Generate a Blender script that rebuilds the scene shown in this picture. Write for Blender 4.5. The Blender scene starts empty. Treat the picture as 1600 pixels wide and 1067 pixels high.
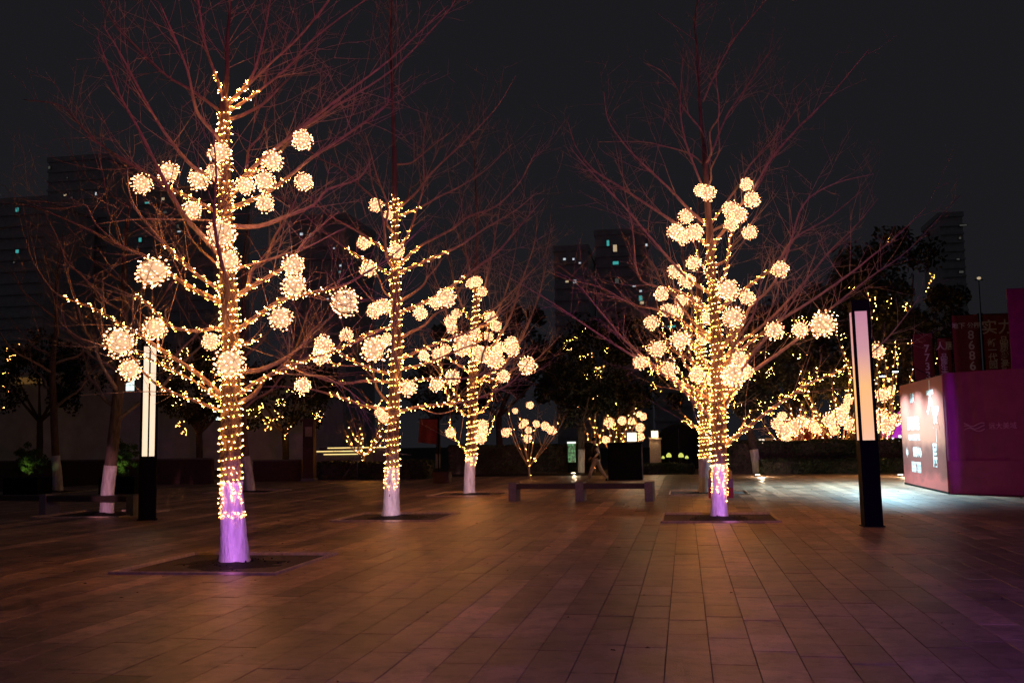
import bpy, math, random
from mathutils import Vector, Matrix, Euler
random.seed(11)
sc = bpy.context.scene
COL = sc.collection
R = math.radians
# ------------------------------------------------------------------ camera
FPX, CAMH, ROLL = 1556.0, 1.70, -0.016
VPU, VPV = 1070.0, 684.0
_a, _b = VPU - 800, 533.5 - VPV
_c, _s = math.cos(ROLL), math.sin(ROLL)
_a, _b = _a * _c - _b * _s, _a * _s + _b * _c
PITCH = math.atan(-_b / FPX)
YAW = math.atan(_a / FPX * math.cos(PITCH))
CAMR = Matrix.Rotation(YAW, 3, 'Z') @ Matrix.Rotation(math.pi / 2 + PITCH, 3, 'X') @ Matrix.Rotation(ROLL, 3, 'Z')
cam = bpy.data.cameras.new('camera'); cam.sensor_width = 36; cam.lens = 36 * FPX / 1600
cam.clip_start = .1; cam.clip_end = 3000
camo = bpy.data.objects.new('camera', cam); COL.objects.link(camo)
camo.matrix_world = Matrix.Translation((0, 0, CAMH)) @ CAMR.to_4x4()
sc.camera = camo
def ray(u, v):
    return CAMR @ Vector(((u - 800) / FPX, (533.5 - v) / FPX, -1))
def at(u, v, Y):
    d = ray(u, v); t = Y / d.y
    return Vector((d.x * t, Y, CAMH + d.z * t))
def gnd(u, v, z=0):
    d = ray(u, v); t = (z - CAMH) / d.z
    return Vector((d.x * t, d.y * t, z))
def proj(p):
    q = CAMR.transposed() @ (Vector(p) - Vector((0, 0, CAMH)))
    if q.z > -.1: return None
    return (800 + FPX * q.x / -q.z, 533.5 - FPX * q.y / -q.z)
def standing(u, Y):
    "ground point at depth Y in column u"
    v = 720
    for _ in range(6):
        p = at(u, v, Y); v += p.z * FPX / Y
    return Vector((at(u, v, Y).x, Y, 0))

# ------------------------------------------------------------------ world and exposure: night
w = bpy.data.worlds.new('World'); sc.world = w; w.use_nodes = True
bg = w.node_tree.nodes['Background']
bg.inputs[0].default_value = (.84, .82, 1.0, 1); bg.inputs[1].default_value = .0094
sc.view_settings.view_transform = 'Standard'; sc.view_settings.look = 'None'
sc.view_settings.exposure = .42; sc.view_settings.gamma = 1
sc.cycles.use_light_tree = True
sc.cycles.use_adaptive_sampling = True; sc.cycles.adaptive_threshold = .03
sc.cycles.max_bounces = 3; sc.cycles.diffuse_bounces = 1; sc.cycles.glossy_bounces = 2
sc.cycles.transparent_max_bounces = 4; sc.cycles.sample_clamp_indirect = 3
sc.cycles.use_denoising = True
# coloured stage lights that stand behind the photographer and wash the plaza
def spot(name, loc, aim, color, power, size, blend=.5, radius=.1):
    l = bpy.data.lights.new(name, 'SPOT'); l.color = color; l.energy = power
    l.spot_size = R(size); l.spot_blend = blend; l.shadow_soft_size = radius
    o = bpy.data.objects.new(name, l); COL.objects.link(o); o.location = loc
    o.rotation_euler = (Vector(aim) - Vector(loc)).to_track_quat('-Z', 'Y').to_euler()
    return o
for nm, loc, aim, c, p, size, sx in (
        ('stage_light_violet', (1.5,-4,3.2), gnd(365,880)+Vector((0,0,.60)), (.70,.22,1), 12000, 6.0, .24),
        ('stage_light_purple', (4.5,-4,3.2), gnd(1124,809)+Vector((0,0,.55)), (.70,.25,1), 20000, 4.0, .24),
        ('stage_light_pink', (1.5,-4,3.2), gnd(612,808)+Vector((0,0,.55)), (1,.60,.74), 15000, 4.2, .28),
        ('stage_light_rose', (1.5,-4,3.2), gnd(734,772)+Vector((0,0,.6)), (1,.58,.62), 20000, 3.2, .28),
        ('stage_light_indigo', (2.5,3,3.0), gnd(1494,772)+Vector((0,0,1.75)), (.30,.03,1), 15000, 8.0, .11),
        ('stage_light_plum', (-3,-4,3.2), gnd(169,803)+Vector((0,0,.6)), (1,.42,.62), 9000, 4.6, .3)):
    o = spot(nm, loc, aim, c, p, size, .5); o.scale = (sx, 1, 1)
spot('stage_light_magenta', (6.0, -5, 3.0), (-4.5, 22, 12.5), (1, .17, .46), 3400, 50, .6)
spot('stage_light_blue', (6.5, -3, 5.5), (4.0, 7.5, 0), (.34, .13, 1), 2300, 84, 1.0)
spot('stage_light_red', (11, 2, 3.5), (9.8, 29, 1.7), (.72, .03, .80), 2600, 24, .8)

# ------------------------------------------------------------------ helpers
class MB:
    def __init__(s): s.v = []; s.f = []; s.m = []; s.mi = 0
    def quad(s, a, b, c, d):
        n = len(s.v); s.v += [tuple(a), tuple(b), tuple(c), tuple(d)]; s.f.append((n, n+1, n+2, n+3)); s.m.append(s.mi)
    def box(s, lo, hi, bev=0):
        x0, y0, z0 = lo; x1, y1, z1 = hi; b = bev
        n = len(s.v)
        if b <= 0:
            s.v += [(x0,y0,z0),(x1,y0,z0),(x1,y1,z0),(x0,y1,z0),(x0,y0,z1),(x1,y0,z1),(x1,y1,z1),(x0,y1,z1)]
            fs = [(0,3,2,1),(4,5,6,7),(0,1,5,4),(1,2,6,5),(2,3,7,6),(3,0,4,7)]
        else:
            s.v += [(x0,y0,z0),(x1,y0,z0),(x1,y1,z0),(x0,y1,z0),
                    (x0,y0,z1-b),(x1,y0,z1-b),(x1,y1,z1-b),(x0,y1,z1-b),
                    (x0+b,y0+b,z1),(x1-b,y0+b,z1),(x1-b,y1-b,z1),(x0+b,y1-b,z1)]
            fs = [(0,3,2,1),(8,9,10,11)]
            for i in range(4):
                j = (i+1) % 4; fs += [(i,j,4+j,4+i),(4+i,4+j,8+j,8+i)]
        for f in fs: s.f.append(tuple(n+i for i in f)); s.m.append(s.mi)
    def octa(s, c, r):
        n = len(s.v); x, y, z = c
        s.v += [(x+r,y,z),(x-r,y,z),(x,y+r,z),(x,y-r,z),(x,y,z+r),(x,y,z-r)]
        for f in ((0,2,4),(2,1,4),(1,3,4),(3,0,4),(2,0,5),(1,2,5),(3,1,5),(0,3,5)):
            s.f.append(tuple(n+i for i in f)); s.m.append(s.mi)
    def tetra(s, c, r):
        n = len(s.v); x, y, z = c; r *= 1.25
        s.v += [(x+r*.94,y,z-r*.33),(x-r*.47,y+r*.82,z-r*.33),(x-r*.47,y-r*.82,z-r*.33),(x,y,z+r)]
        for f in ((0,2,1),(0,1,3),(1,2,3),(2,0,3)): s.f.append(tuple(n+i for i in f)); s.m.append(s.mi)
    def tube(s, pts, rad, sides=6, rough=0., cap=True):
        pts = [Vector(p) for p in pts]; k = len(pts)
        if not isinstance(rad, (list, tuple)): rad = [rad]*k
        n0 = len(s.v); up = None
        for i, p in enumerate(pts):
            t = (pts[min(i+1,k-1)] - pts[max(i-1,0)])
            if t.length < 1e-9: t = Vector((0,0,1))
            t.normalize()
            if up is None:
                up = t.orthogonal().normalized()
            else:
                up = up - t*up.dot(t)
                up = up.normalized() if up.length > 1e-6 else t.orthogonal().normalized()
            sd = t.cross(up)
            for j in range(sides):
                a = 2*math.pi*j/sides
                rr = rad[i]*(1 + (random.uniform(-rough, rough) if rough else 0))
                s.v.append(tuple(p + (up*math.cos(a) + sd*math.sin(a))*rr))
        for i in range(k-1):
            for j in range(sides):
                j2 = (j+1) % sides; a = n0+i*sides
                s.f.append((a+j, a+j2, a+sides+j2, a+sides+j)); s.m.append(s.mi)
        if cap and sides > 2:
            s.f.append(tuple(n0+j for j in reversed(range(sides)))); s.m.append(s.mi)
            s.f.append(tuple(n0+(k-1)*sides+j for j in range(sides))); s.m.append(s.mi)
    def lathe(s, c, prof, sides=16):
        n0 = len(s.v); k = len(prof)
        for r, z in prof:
            for j in range(sides):
                a = 2*math.pi*j/sides; s.v.append((c[0]+r*math.cos(a), c[1]+r*math.sin(a), c[2]+z))
        for i in range(k-1):
            for j in range(sides):
                j2 = (j+1) % sides; a = n0+i*sides
                s.f.append((a+j, a+j2, a+sides+j2, a+sides+j)); s.m.append(s.mi)
        s.f.append(tuple(n0+(k-1)*sides+j for j in range(sides))); s.m.append(s.mi)
    def mesh(s, name, mats, smooth=False, origin=(0,0,0)):
        o = origin; me = bpy.data.meshes.new(name)
        me.from_pydata([(x-o[0], y-o[1], z-o[2]) for x, y, z in s.v], [], s.f)
        for m in (mats if isinstance(mats, (list, tuple)) else [mats]): me.materials.append(m)
        if isinstance(mats, (list, tuple)) and len(mats) > 1: me.polygons.foreach_set('material_index', s.m)
        if smooth: me.polygons.foreach_set('use_smooth', [True]*len(me.polygons))
        me.update(); return me
    def build(s, name, mats, parent=None, smooth=False, origin=(0,0,0), loc=None):
        o = bpy.data.objects.new(name, s.mesh(name, mats, smooth, origin)); COL.objects.link(o)
        if parent: o.parent = parent
        if loc is not None: o.location = loc
        return o
def tag(o, label=None, cat=None, group=None, kind=None):
    if label: o['label'] = label
    if cat: o['category'] = cat
    if group: o['group'] = group
    if kind: o['kind'] = kind
    return o
def thing(name, label, cat, loc=(0,0,0), rz=0, group=None):
    o = bpy.data.objects.new(name, None); COL.objects.link(o); o.location = loc; o.rotation_euler.z = rz
    o.empty_display_size = .1
    return tag(o, label, cat, group)
def part(parent, name, mats, lo=None, hi=None, bev=0, smooth=False, mb=None):
    m = mb or MB()
    if lo is not None: m.box(lo, hi, bev)
    return m.build(name, mats, parent, smooth)
def copy_tree(o, parent=None):
    c = o.copy(); COL.objects.link(c); c.parent = parent
    for ch in o.children: copy_tree(ch, c)
    return c
def text_mesh(body, size, mat, thick=0., depth=.004, vertical=False, space=1.0):
    c = bpy.data.curves.new('lettering', 'FONT'); c.body = '\n'.join(body) if vertical else body
    c.size = size; c.offset = thick; c.extrude = depth; c.align_x = 'CENTER'; c.align_y = 'CENTER'; c.space_line = space
    o = bpy.data.objects.new('lettering', c); COL.objects.link(o)
    bpy.context.view_layer.update()
    me = bpy.data.meshes.new_from_object(o.evaluated_get(bpy.context.evaluated_depsgraph_get()))
    bpy.data.objects.remove(o); me.materials.clear(); me.materials.append(mat)
    return me
ORD = ['first','second','third','fourth','fifth','sixth','seventh','eighth','ninth','tenth','eleventh','twelfth','thirteenth',
       'fourteenth','fifteenth','sixteenth','seventeenth','eighteenth','nineteenth','twentieth']
def ordinal(i):
    if i < 20: return ORD[i]
    t = {2:'twenty',3:'thirty',4:'forty'}[(i+1)//10]
    return {'twenty':'twentieth','thirty':'thirtieth','forty':'fortieth'}[t] if (i+1) % 10 == 0 else t + '-' + ORD[(i+1) % 10 - 1]

# ------------------------------------------------------------------ materials
def mat(name, col, rough=.7, var=.25, scale=8., bump=0., bscale=30., metal=0., spec=.4, obj_coord=True, col2=None, stretch=None):
    m = bpy.data.materials.new(name); m.use_nodes = True; nt = m.node_tree; N = nt.nodes; L = nt.links
    b = N['Principled BSDF']; b.inputs['Roughness'].default_value = rough; b.inputs['Metallic'].default_value = metal
    b.inputs['Specular IOR Level'].default_value = spec
    tc = N.new('ShaderNodeTexCoord'); mp = N.new('ShaderNodeMapping'); L.new(tc.outputs['Object'], mp.inputs[0])
    if stretch: mp.inputs['Scale'].default_value = stretch
    n = N.new('ShaderNodeTexNoise'); n.inputs['Scale'].default_value = scale; n.inputs['Detail'].default_value = 6
    L.new(mp.outputs[0], n.inputs['Vector'])
    r = N.new('ShaderNodeValToRGB'); c2 = col2 or tuple(c*(1-var) for c in col)
    r.color_ramp.elements[0].position = .3; r.color_ramp.elements[1].position = .7
    r.color_ramp.elements[0].color = (*c2, 1); r.color_ramp.elements[1].color = (*[min(1, c*(1+var*.5)) for c in col], 1)
    L.new(n.outputs['Fac'], r.inputs[0]); L.new(r.outputs[0], b.inputs['Base Color'])
    if bump:
        n2 = N.new('ShaderNodeTexNoise'); n2.inputs['Scale'].default_value = bscale; n2.inputs['Detail'].default_value = 5
        L.new(mp.outputs[0], n2.inputs['Vector'])
        bp = N.new('ShaderNodeBump'); bp.inputs['Strength'].default_value = bump; bp.inputs['Distance'].default_value = .03
        L.new(n2.outputs['Fac'], bp.inputs['Height']); L.new(bp.outputs[0], b.inputs['Normal'])
    return m
def emat(name, col, strength=1., base=None):
    m = bpy.data.materials.new(name); m.use_nodes = True; nt = m.node_tree
    b = nt.nodes['Principled BSDF']
    b.inputs['Base Color'].default_value = (*(base or (.1,.1,.1)), 1)
    b.inputs['Emission Color'].default_value = (*col, 1); b.inputs['Emission Strength'].default_value = strength
    b.inputs['Roughness'].default_value = .5
    return m
def slab_mat():
    m = mat('paving_stone', (.52, .315, .21), .55, .22, 3.0, .22, 60., spec=.55)
    nt = m.node_tree; N = nt.nodes; L = nt.links; b = N['Principled BSDF']
    ramp = b.inputs['Base Color'].links[0].from_node
    mp = [n for n in N if n.type == 'MAPPING'][0]; tc = [n for n in N if n.type == 'TEX_COORD'][0]
    geo = N.new('ShaderNodeNewGeometry'); L.new(geo.outputs['Position'], mp.inputs[0])
    a1 = N.new('ShaderNodeAttribute'); a1.attribute_type = 'GEOMETRY'; a1.attribute_name = 'tone'
    a2 = N.new('ShaderNodeAttribute'); a2.attribute_type = 'OBJECT'; a2.attribute_name = 'tone'
    ad = N.new('ShaderNodeMath'); ad.operation = 'ADD'; L.new(a1.outputs['Fac'], ad.inputs[0]); L.new(a2.outputs['Fac'], ad.inputs[1])
    mx = N.new('ShaderNodeMix'); mx.data_type = 'RGBA'; mx.blend_type = 'MULTIPLY'; mx.inputs['Factor'].default_value = 1
    cb = N.new('ShaderNodeCombineColor')
    for i in range(3): L.new(ad.outputs[0], cb.inputs[i])
    L.new(ramp.outputs[0], mx.inputs['A']); L.new(cb.outputs[0], mx.inputs['B'])
    # large old stains
    n = N.new('ShaderNodeTexNoise'); n.inputs['Scale'].default_value = .55; n.inputs['Detail'].default_value = 7; n.inputs['Roughness'].default_value = .65
    L.new(geo.outputs['Position'], n.inputs['Vector'])
    r = N.new('ShaderNodeValToRGB'); r.color_ramp.elements[0].position = .34; r.color_ramp.elements[1].position = .62
    r.color_ramp.elements[0].color = (.42,.40,.40,1); r.color_ramp.elements[1].color = (1,1,1,1)
    L.new(n.outputs['Fac'], r.inputs[0])
    m2 = N.new('ShaderNodeMix'); m2.data_type = 'RGBA'; m2.blend_type = 'MULTIPLY'; m2.inputs['Factor'].default_value = 1
    L.new(mx.outputs['Result'], m2.inputs['A']); L.new(r.outputs[0], m2.inputs['B']); L.new(m2.outputs['Result'], b.inputs['Base Color'])
    n3 = N.new('ShaderNodeTexNoise'); n3.inputs['Scale'].default_value = 4.5; n3.inputs['Detail'].default_value = 8; n3.inputs['Roughness'].default_value = .7
    L.new(geo.outputs['Position'], n3.inputs['Vector'])
    r3 = N.new('ShaderNodeValToRGB'); r3.color_ramp.elements[0].position = .33; r3.color_ramp.elements[1].position = .52
    r3.color_ramp.elements[0].color = (.45,.44,.44,1); r3.color_ramp.elements[1].color = (1,1,1,1); L.new(n3.outputs['Fac'], r3.inputs[0])
    m3 = N.new('ShaderNodeMix'); m3.data_type = 'RGBA'; m3.blend_type = 'MULTIPLY'; m3.inputs['Factor'].default_value = 1
    L.new(m2.outputs['Result'], m3.inputs['A']); L.new(r3.outputs[0], m3.inputs['B']); L.new(m3.outputs['Result'], b.inputs['Base Color'])
    r2 = N.new('ShaderNodeMapRange'); r2.inputs['To Min'].default_value = .30; r2.inputs['To Max'].default_value = .58
    L.new(n.outputs['Fac'], r2.inputs[0]); L.new(r2.outputs[0], b.inputs['Roughness'])
    return m
M = dict(
    slab=slab_mat(),
    joint=mat('joint_sand', (.09,.072,.06), .95, .3, 20),
    soil=mat('planting_soil', (.018,.013,.010), .95, .5, 25, .8, 40),
    earth=mat('bare_earth', (.06,.05,.04), .95, .4, 6, .5, 20),
    kerb=mat('kerb_stone', (.52,.40,.28), .6, .25, 12, .3, 60),
    bark=mat('ginkgo_bark', (.17,.115,.085), .85, .45, 7, .9, 16, stretch=(2.2,2.2,.55)),
    limb=mat('limb_bark', (.42,.30,.23), .8, .35, 14, .5, 40),
    twig=mat('twig_bark', (.44,.32,.27), .8, .3, 20),
    white=mat('lime_whitewash', (.80,.77,.76), .85, .12, 6, 1.0, 16, col2=(.50,.45,.43), stretch=(2.2,2.2,.5)),
    darkbark=mat('dark_bark', (.10,.075,.06), .9, .4, 12, .6, 30),
    wire=mat('cable_green', (.03,.028,.02), .6, .2, 30),
    bulb=emat('warm_led', (1, .37, .065), 102),
    ballbulb=emat('ball_led', (1, .40, .165), 8),
    ballcore=emat('ball_glow', (1, .62, .34), .64, (.2,.15,.11)),
    cane=mat('pale_cane', (.55,.42,.28), .6, .2, 30),
    black=mat('black_painted_steel', (.0045,.0045,.0055), .7, .2, 10, .05, 80, spec=.12),
    stone=mat('grey_granite', (.20,.18,.175), .7, .25, 30, .3, 90),
    wood=mat('dark_bench_wood', (.06,.042,.035), .6, .35, 12, .2, 40, stretch=(1,8,8)),
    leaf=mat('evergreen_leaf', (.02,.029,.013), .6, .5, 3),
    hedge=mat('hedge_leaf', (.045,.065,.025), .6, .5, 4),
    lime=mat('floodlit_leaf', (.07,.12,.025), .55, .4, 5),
    building=mat('pale_facade', (.72,.72,.72), .9, .2, 1),
    redcloth=mat('red_banner_cloth', (.16,.018,.018), .8, .25, 4, .15, 8),
    redboard=mat('red_board', (.36,.05,.03), .7, .2, 6),
    text=mat('white_print', (.80,.78,.75), .7, .06, 10),
    rust=mat('brown_painted_panel', (.10,.05,.04), .7, .3, 6),
)
# ------------------------------------------------------------------ ground and pavement
SW, SL, GAP = .342, .68, .005
m = MB(); m.quad((-310,-60,-.16),(310,-60,-.16),(310,325,-.16),(-310,325,-.16))
tag(m.build('ground', M['earth']), kind='structure')
XL, XR, YN, YF = -27.0, 16.0, 2.2, 47.5
m = MB(); m.box((XL, YN, -.15), (XR, YF, -.012))
plaza = tag(m.build('plaza_pavement', M['joint']), kind='structure')

T1B, T2B, T3B, T4B, T5B = gnd(367,880), gnd(611,808), gnd(733,772), gnd(1123,809), gnd(1102,770)
TLB, TMB, TFB = gnd(167,803), gnd(390,768), gnd(90,768)
X0 = T4B.x - 3.5*SW - 40*SW          # strip grid is tied to the right tree pit
def snap(x): return X0 + round((x - X0)/SW)*SW
PITS = []
for b in (T1B, T2B, T3B, T4B, T5B, TLB, TMB, TFB):
    x0 = snap(b.x - 3.5*SW); PITS.append((x0, x0+7*SW, b.y-1.2, b.y+1.2))
slabs = []
rs = random.Random(5)
ncol = int((XR - X0)/SW); c0 = int(math.floor((XL - X0)/SW))+1
for c in range(c0, ncol):
    xa, xb = X0 + c*SW, X0 + (c+1)*SW
    ctone = rs.choice([.62,.8,.95,1.0,1.0,1.1,1.3,1.45]) if c % 2 else rs.uniform(.68,1.05)
    cuts = [(y0, y1) for (p0, p1, y0, y1) in PITS if p0 < (xa+xb)/2 < p1]
    y = YN - rs.random()*SL
    while y < YF:
        L_ = SL*rs.choice([1,1,1,1.5,2])
        segs = [(max(y, YN), min(y+L_, YF))]
        for (p, q) in cuts:
            segs = [s for (a, b) in segs for s in ((a, min(b, p)), (max(a, q), b)) if s[1]-s[0] > .03]
        for a, b in segs:
            t = ctone*rs.uniform(.80,1.16)
            if rs.random() < .05: t *= .55
            slabs.append((xa, xb, a, b, t, rs.uniform(-.0025,.0025)))
        y += L_
def slab_area(s):
    xs = []
    for X in (s[0], s[1]):
        for Y in (s[2], s[3]):
            p = proj((X, Y, 0))
            if p is None: return 0
            xs.append(p)
    us = [p[0] for p in xs]; vs = [p[1] for p in xs]
    cu, cv = sum(us)/4, sum(vs)/4
    if not (0 < cu < 1600 and cv < 1066): return 0
    return abs((xs[0][0]-xs[2][0])*(xs[0][1]-xs[1][1]))
order = sorted(range(len(slabs)), key=lambda i: -slab_area(slabs[i]))
near = set(order[:300])
um = MB(); um.box((-.5,-.5,-.05), (.5,.5,0), .006); slab_me = um.mesh('paving_slab', M['slab'])
for i in order[:300]:
    a, b, y0, y1, t, dz = slabs[i]
    o = bpy.data.objects.new('paving_slab', slab_me); COL.objects.link(o); o.parent = plaza
    o.location = ((a+b)/2, (y0+y1)/2, dz); o.scale = (b-a-GAP, y1-y0-GAP, 1); o['tone'] = t
m = MB(); tones = []
for i, (a, b, y0, y1, t, dz) in enumerate(slabs):
    if i in near: continue
    n = len(m.f); g = GAP/2
    m.box((a+g, y0+g, -.05), (b-g, y1-g, dz), .003); tones += [t]*(len(m.f)-n)
o = m.build('far_paving', M['slab'], plaza); o['kind'] = 'stuff'
at_ = o.data.attributes.new('tone', 'FLOAT', 'FACE'); at_.data.foreach_set('value', tones)

PITNAMES = ['front left tree', 'middle tree', 'tree left of the bench', 'right tree', 'tree behind the right tree',
            'dark leaning tree by the glowing lamp', 'dark tree seen past the front left trunk', 'far left dark tree']
for (x0, x1, y0, y1), nm in zip(PITS, PITNAMES):
    t = thing('tree_pit', 'square soil pit with stone edging round the ' + nm, 'tree pit', ((x0+x1)/2, (y0+y1)/2, 0), group='tree pits in the paving')
    hx, hy, k = (x1-x0)/2, (y1-y0)/2, .05
    m = MB(); g = 14
    for i in range(g+1):
        for j in range(g+1):
            X = -hx+k + 2*(hx-k)*i/g; Y = -hy+k + 2*(hy-k)*j/g
            d = math.hypot(X, Y); z = -.035 + .10*math.exp(-(d/.55)**2) + random.uniform(-.014,.014)
            m.v.append((X, Y, z))
    for i in range(g):
        for j in range(g):
            a = i*(g+1)+j; m.f.append((a, a+g+1, a+g+2, a+1)); m.m.append(0)
    m.build('soil', M['soil'], t, True)
    m = MB()
    for _ in range(60):
        X, Y = random.uniform(-hx+.1, hx-.1), random.uniform(-hy+.1, hy-.1)
        m.octa((X, Y, -.03+.10*math.exp(-((X*X+Y*Y)/.3))), random.uniform(.008,.025))
    o = m.build('soil_clods', M['soil'], t); o['kind'] = 'stuff'
    for lo, hi in (((-hx,-hy),(hx,-hy+k)), ((-hx,hy-k),(hx,hy)), ((-hx,-hy+k+.002),(-hx+k,hy-k-.002)), ((hx-k,-hy+k+.002),(hx,hy-k-.002))):
        part(t, 'edging_stone', M['kerb'], (lo[0]+.003, lo[1]+.003, -.08), (hi[0]-.003, hi[1]-.003, .035), .010)

# ------------------------------------------------------------------ trees
def catmull(P, n=5):
    if len(P) < 3: 
        return [P[0].lerp(P[-1], i/n) for i in range(n+1)]
    Q = [P[0]*2-P[1]] + P + [P[-1]*2-P[-2]]; out = []
    for i in range(1, len(Q)-2):
        p0, p1, p2, p3 = Q[i-1:i+3]
        for j in range(n):
            t = j/n
            out.append(.5*((2*p1) + (p2-p0)*t + (2*p0-5*p1+4*p2-p3)*t*t + (3*p1-p0-3*p2+p3)*t**3))
    out.append(P[-1]); return out
def rnd_unit(rg):
    while True:
        v = Vector((rg.uniform(-1,1), rg.uniform(-1,1), rg.uniform(-1,1)))
        if .1 < v.length < 1: return v.normalized()
def twig(mb, rg, p, d, L, r, lvl):
    n = 5 if lvl == 0 else 4
    pts = [Vector(p)]; dd = d.normalized()
    bend = rnd_unit(rg)*.07 + Vector((0,0,.045))
    for i in range(n):
        dd = (dd + bend*(.8+.4*rg.random()) + rnd_unit(rg)*.085).normalized()
        pts.append(pts[-1] + dd*(L/n))
    mb.tube(pts, [r*(1-.7*i/n) for i in range(n+1)], 3, cap=False)
    if lvl < 2:
        for _ in range(rg.randint(2, 4) if lvl == 0 else rg.randint(0, 2)):
            i = rg.randint(1, n-1); ax = (pts[i+1]-pts[i]).normalized()
            q = (ax*.7 + rnd_unit(rg)*.85 + Vector((0,0,.12)))
            twig(mb, rg, pts[i].lerp(pts[i+1], rg.random()), q, L*rg.uniform(.3,.65), r*.6, lvl+1)
def grow_limb(root, org, pts, r0, rg, dens=1., tip=.006, mats=('limb','twig'), twlen=1.0, name='limb'):
    L = sum((pts[i+1]-pts[i]).length for i in range(len(pts)-1)); k = len(pts)
    mb = MB(); rad = [tip + (r0-tip)*(1-i/(k-1))**.85 for i in range(k)]
    mb.tube(pts, rad, 7, .05)
    lo = mb.build(name, M[mats[0]], root, True, org)
    tw = MB(); n = int(dens*L*4.2)
    for _ in range(n):
        t = rg.uniform(.22, 1)**.9; f = t*(k-1); i = min(int(f), k-2); p = pts[i].lerp(pts[i+1], f-i)
        ax = (pts[i+1]-pts[i]).normalized()
        d = ax*rg.uniform(.5,1.0) + rnd_unit(rg)*.75 + Vector((0,0,.22))
        twig(tw, rg, p, d, twlen*rg.uniform(.4,1.6)*(1.25-.5*t), max(.0042, min(.0085, rad[i]*.4)), 0 if rg.random() < .75 else 1)
    if tw.v:
        o = tw.build('twigs', M[mats[1]], lo, True, org); o['kind'] = 'stuff'
    return L, rad
def px_limb(P, Y0, k, lead=None):
    s = 0; prev = None; out = []
    for (u, v) in P:
        q = at(u, v, Y0)
        if prev is not None: s += (q-prev).length
        prev = q
        out.append(at(u, v, Y0 + k*s))
    return catmull(out, 5)
ALLB = {}
def helix_string(curve, rad, pitch, spacing, r, rg, wire, bulbs, jit=.012, phase=None, keep=1.0):
    "winds a cable with bulbs round a curve"
    dl = .02; ph = rg.uniform(0, 6.28) if phase is None else phase; acc = rg.uniform(0, spacing); wp = []
    up = None; S = 0
    for i in range(len(curve)-1):
        a, b = curve[i], curve[i+1]; L = (b-a).length; t = (b-a).normalized()
        if up is None: up = t.orthogonal().normalized()
        else:
            up = up - t*up.dot(t); up.normalize()
        sd = t.cross(up); n = max(2, int(L/min(dl, pitch*.06)))
        for j in range(n):
            f = j/n; p = a.lerp(b, f); rr = rad[i]*(1-f)+rad[i+1]*f + .008
            ph += (L/n)/pitch*6.283*(1+.35*math.sin(S*5.1+i)); S += L/n
            q = p + (up*math.cos(ph) + sd*math.sin(ph))*rr
            if wp: acc += (q-wp[-1]).length
            wp.append(q)
            while acc > spacing:
                acc -= spacing*rg.uniform(.75,1.3)
                if rg.random() < keep:
                    o = (q-p).normalized()
                    bulbs.tetra(q + o*.010 + rnd_unit(rg)*jit, r*rg.uniform(.75,1.2))
    wire.tube(wp[::2] if len(wp) > 12 else wp, .0032, 3, cap=False)
def make_string(label, loc, fn, group, cat='light string', name='fairy_light_string'):
    wmb, bmb = MB(), MB(); fn(wmb, bmb)
    if not bmb.v: return
    t = thing(name, label, cat, loc, group=group)
    o = wmb.build('cable', M['wire'], t, False, loc); o['kind'] = 'stuff'
    o = bmb.build('bulbs', M['bulb'], t, False, loc); o['kind'] = 'stuff'
    return t

# --- glowing balls
def ball_variant(seed):
    rg = random.Random(seed); core = MB()
    import bmesh
    bm = bmesh.new(); bmesh.ops.create_icosphere(bm, subdivisions=2, radius=.84)
    for v in bm.verts: v.co *= rg.uniform(.90,1.05)
    cme = bpy.data.meshes.new('glow_core'); bm.to_mesh(cme); bm.free(); cme.materials.append(M['ballcore'])
    fr = MB()
    for _ in range(9):
        n = rnd_unit(rg); a = n.orthogonal().normalized(); b = n.cross(a)
        fr.tube([(a*math.cos(i*.524)+b*math.sin(i*.524))*rg.uniform(.91,.97) for i in range(13)], .022, 3, cap=False)
    bb = MB(); N = 92
    for i in range(N):
        z = 1-2*(i+.5)/N; ph = i*2.39996 + rg.uniform(-.2,.2); s = math.sqrt(1-z*z)
        q = Vector((s*math.cos(ph), s*math.sin(ph), z))*rg.choice([.86,.93,1.0,1.06,1.13,1.22])
        bb.octa(q, rg.uniform(.045,.10))
    return cme, fr.mesh('cane_frame', M['cane']), bb.mesh('bulbs', M['ballbulb'])
BV = [ball_variant(s) for s in (1,2,3,4)]
CORD = MB(); CORD.tube([(0,0,.9),(.03,.02,1.25),(0,0,1.6)], .03, 4); CORDM = CORD.mesh('hanging_cord', M['wire'])
def ball(p, r, label, group, rg, sx=1.):
    t = thing('light_ball', label, 'light ball', p, rg.uniform(0,6.28), group)
    cme, fme, bme = rg.choice(BV)
    rot = Euler((rg.uniform(-.5,.5), rg.uniform(-.5,.5), rg.uniform(0,6)))
    for nm, me in (('glow_core', cme), ('cane_frame', fme), ('bulbs', bme), ('hanging_cord', CORDM)):
        o = bpy.data.objects.new(nm, me); COL.objects.link(o); o.parent = t; o.scale = (r*sx, r*sx, r)
        if nm != 'hanging_cord': o.rotation_euler = rot
        if nm == 'bulbs': o['kind'] = 'stuff'
def hang_balls(balls, phrase, group, Y0, samples, seed, grow=1.0):
    rg = random.Random(seed)
    balls = sorted(balls, key=lambda b: b[1])
    for i, bl in enumerate(balls):
        u, v, r = bl[:3]
        Y = Y0; best = 1e9
        for (su, sv, sY) in samples:
            d = (su-u)**2 + (sv-r-v)**2*.8
            if d < best: best, Y = d, sY
        if best > 60**2: Y = Y0 + rg.uniform(-.6,.6)
        rad = r*Y/FPX*grow
        Y -= rad*.7
        sz = 'large' if r*Y0/FPX > .24 else 'small'
        lab = f'{sz} glowing ball, {ordinal(i)} from top, in {phrase}'
        ball(at(u, v, Y), rad, lab, group, rg, bl[3] if len(bl) > 3 else 1.)

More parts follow.
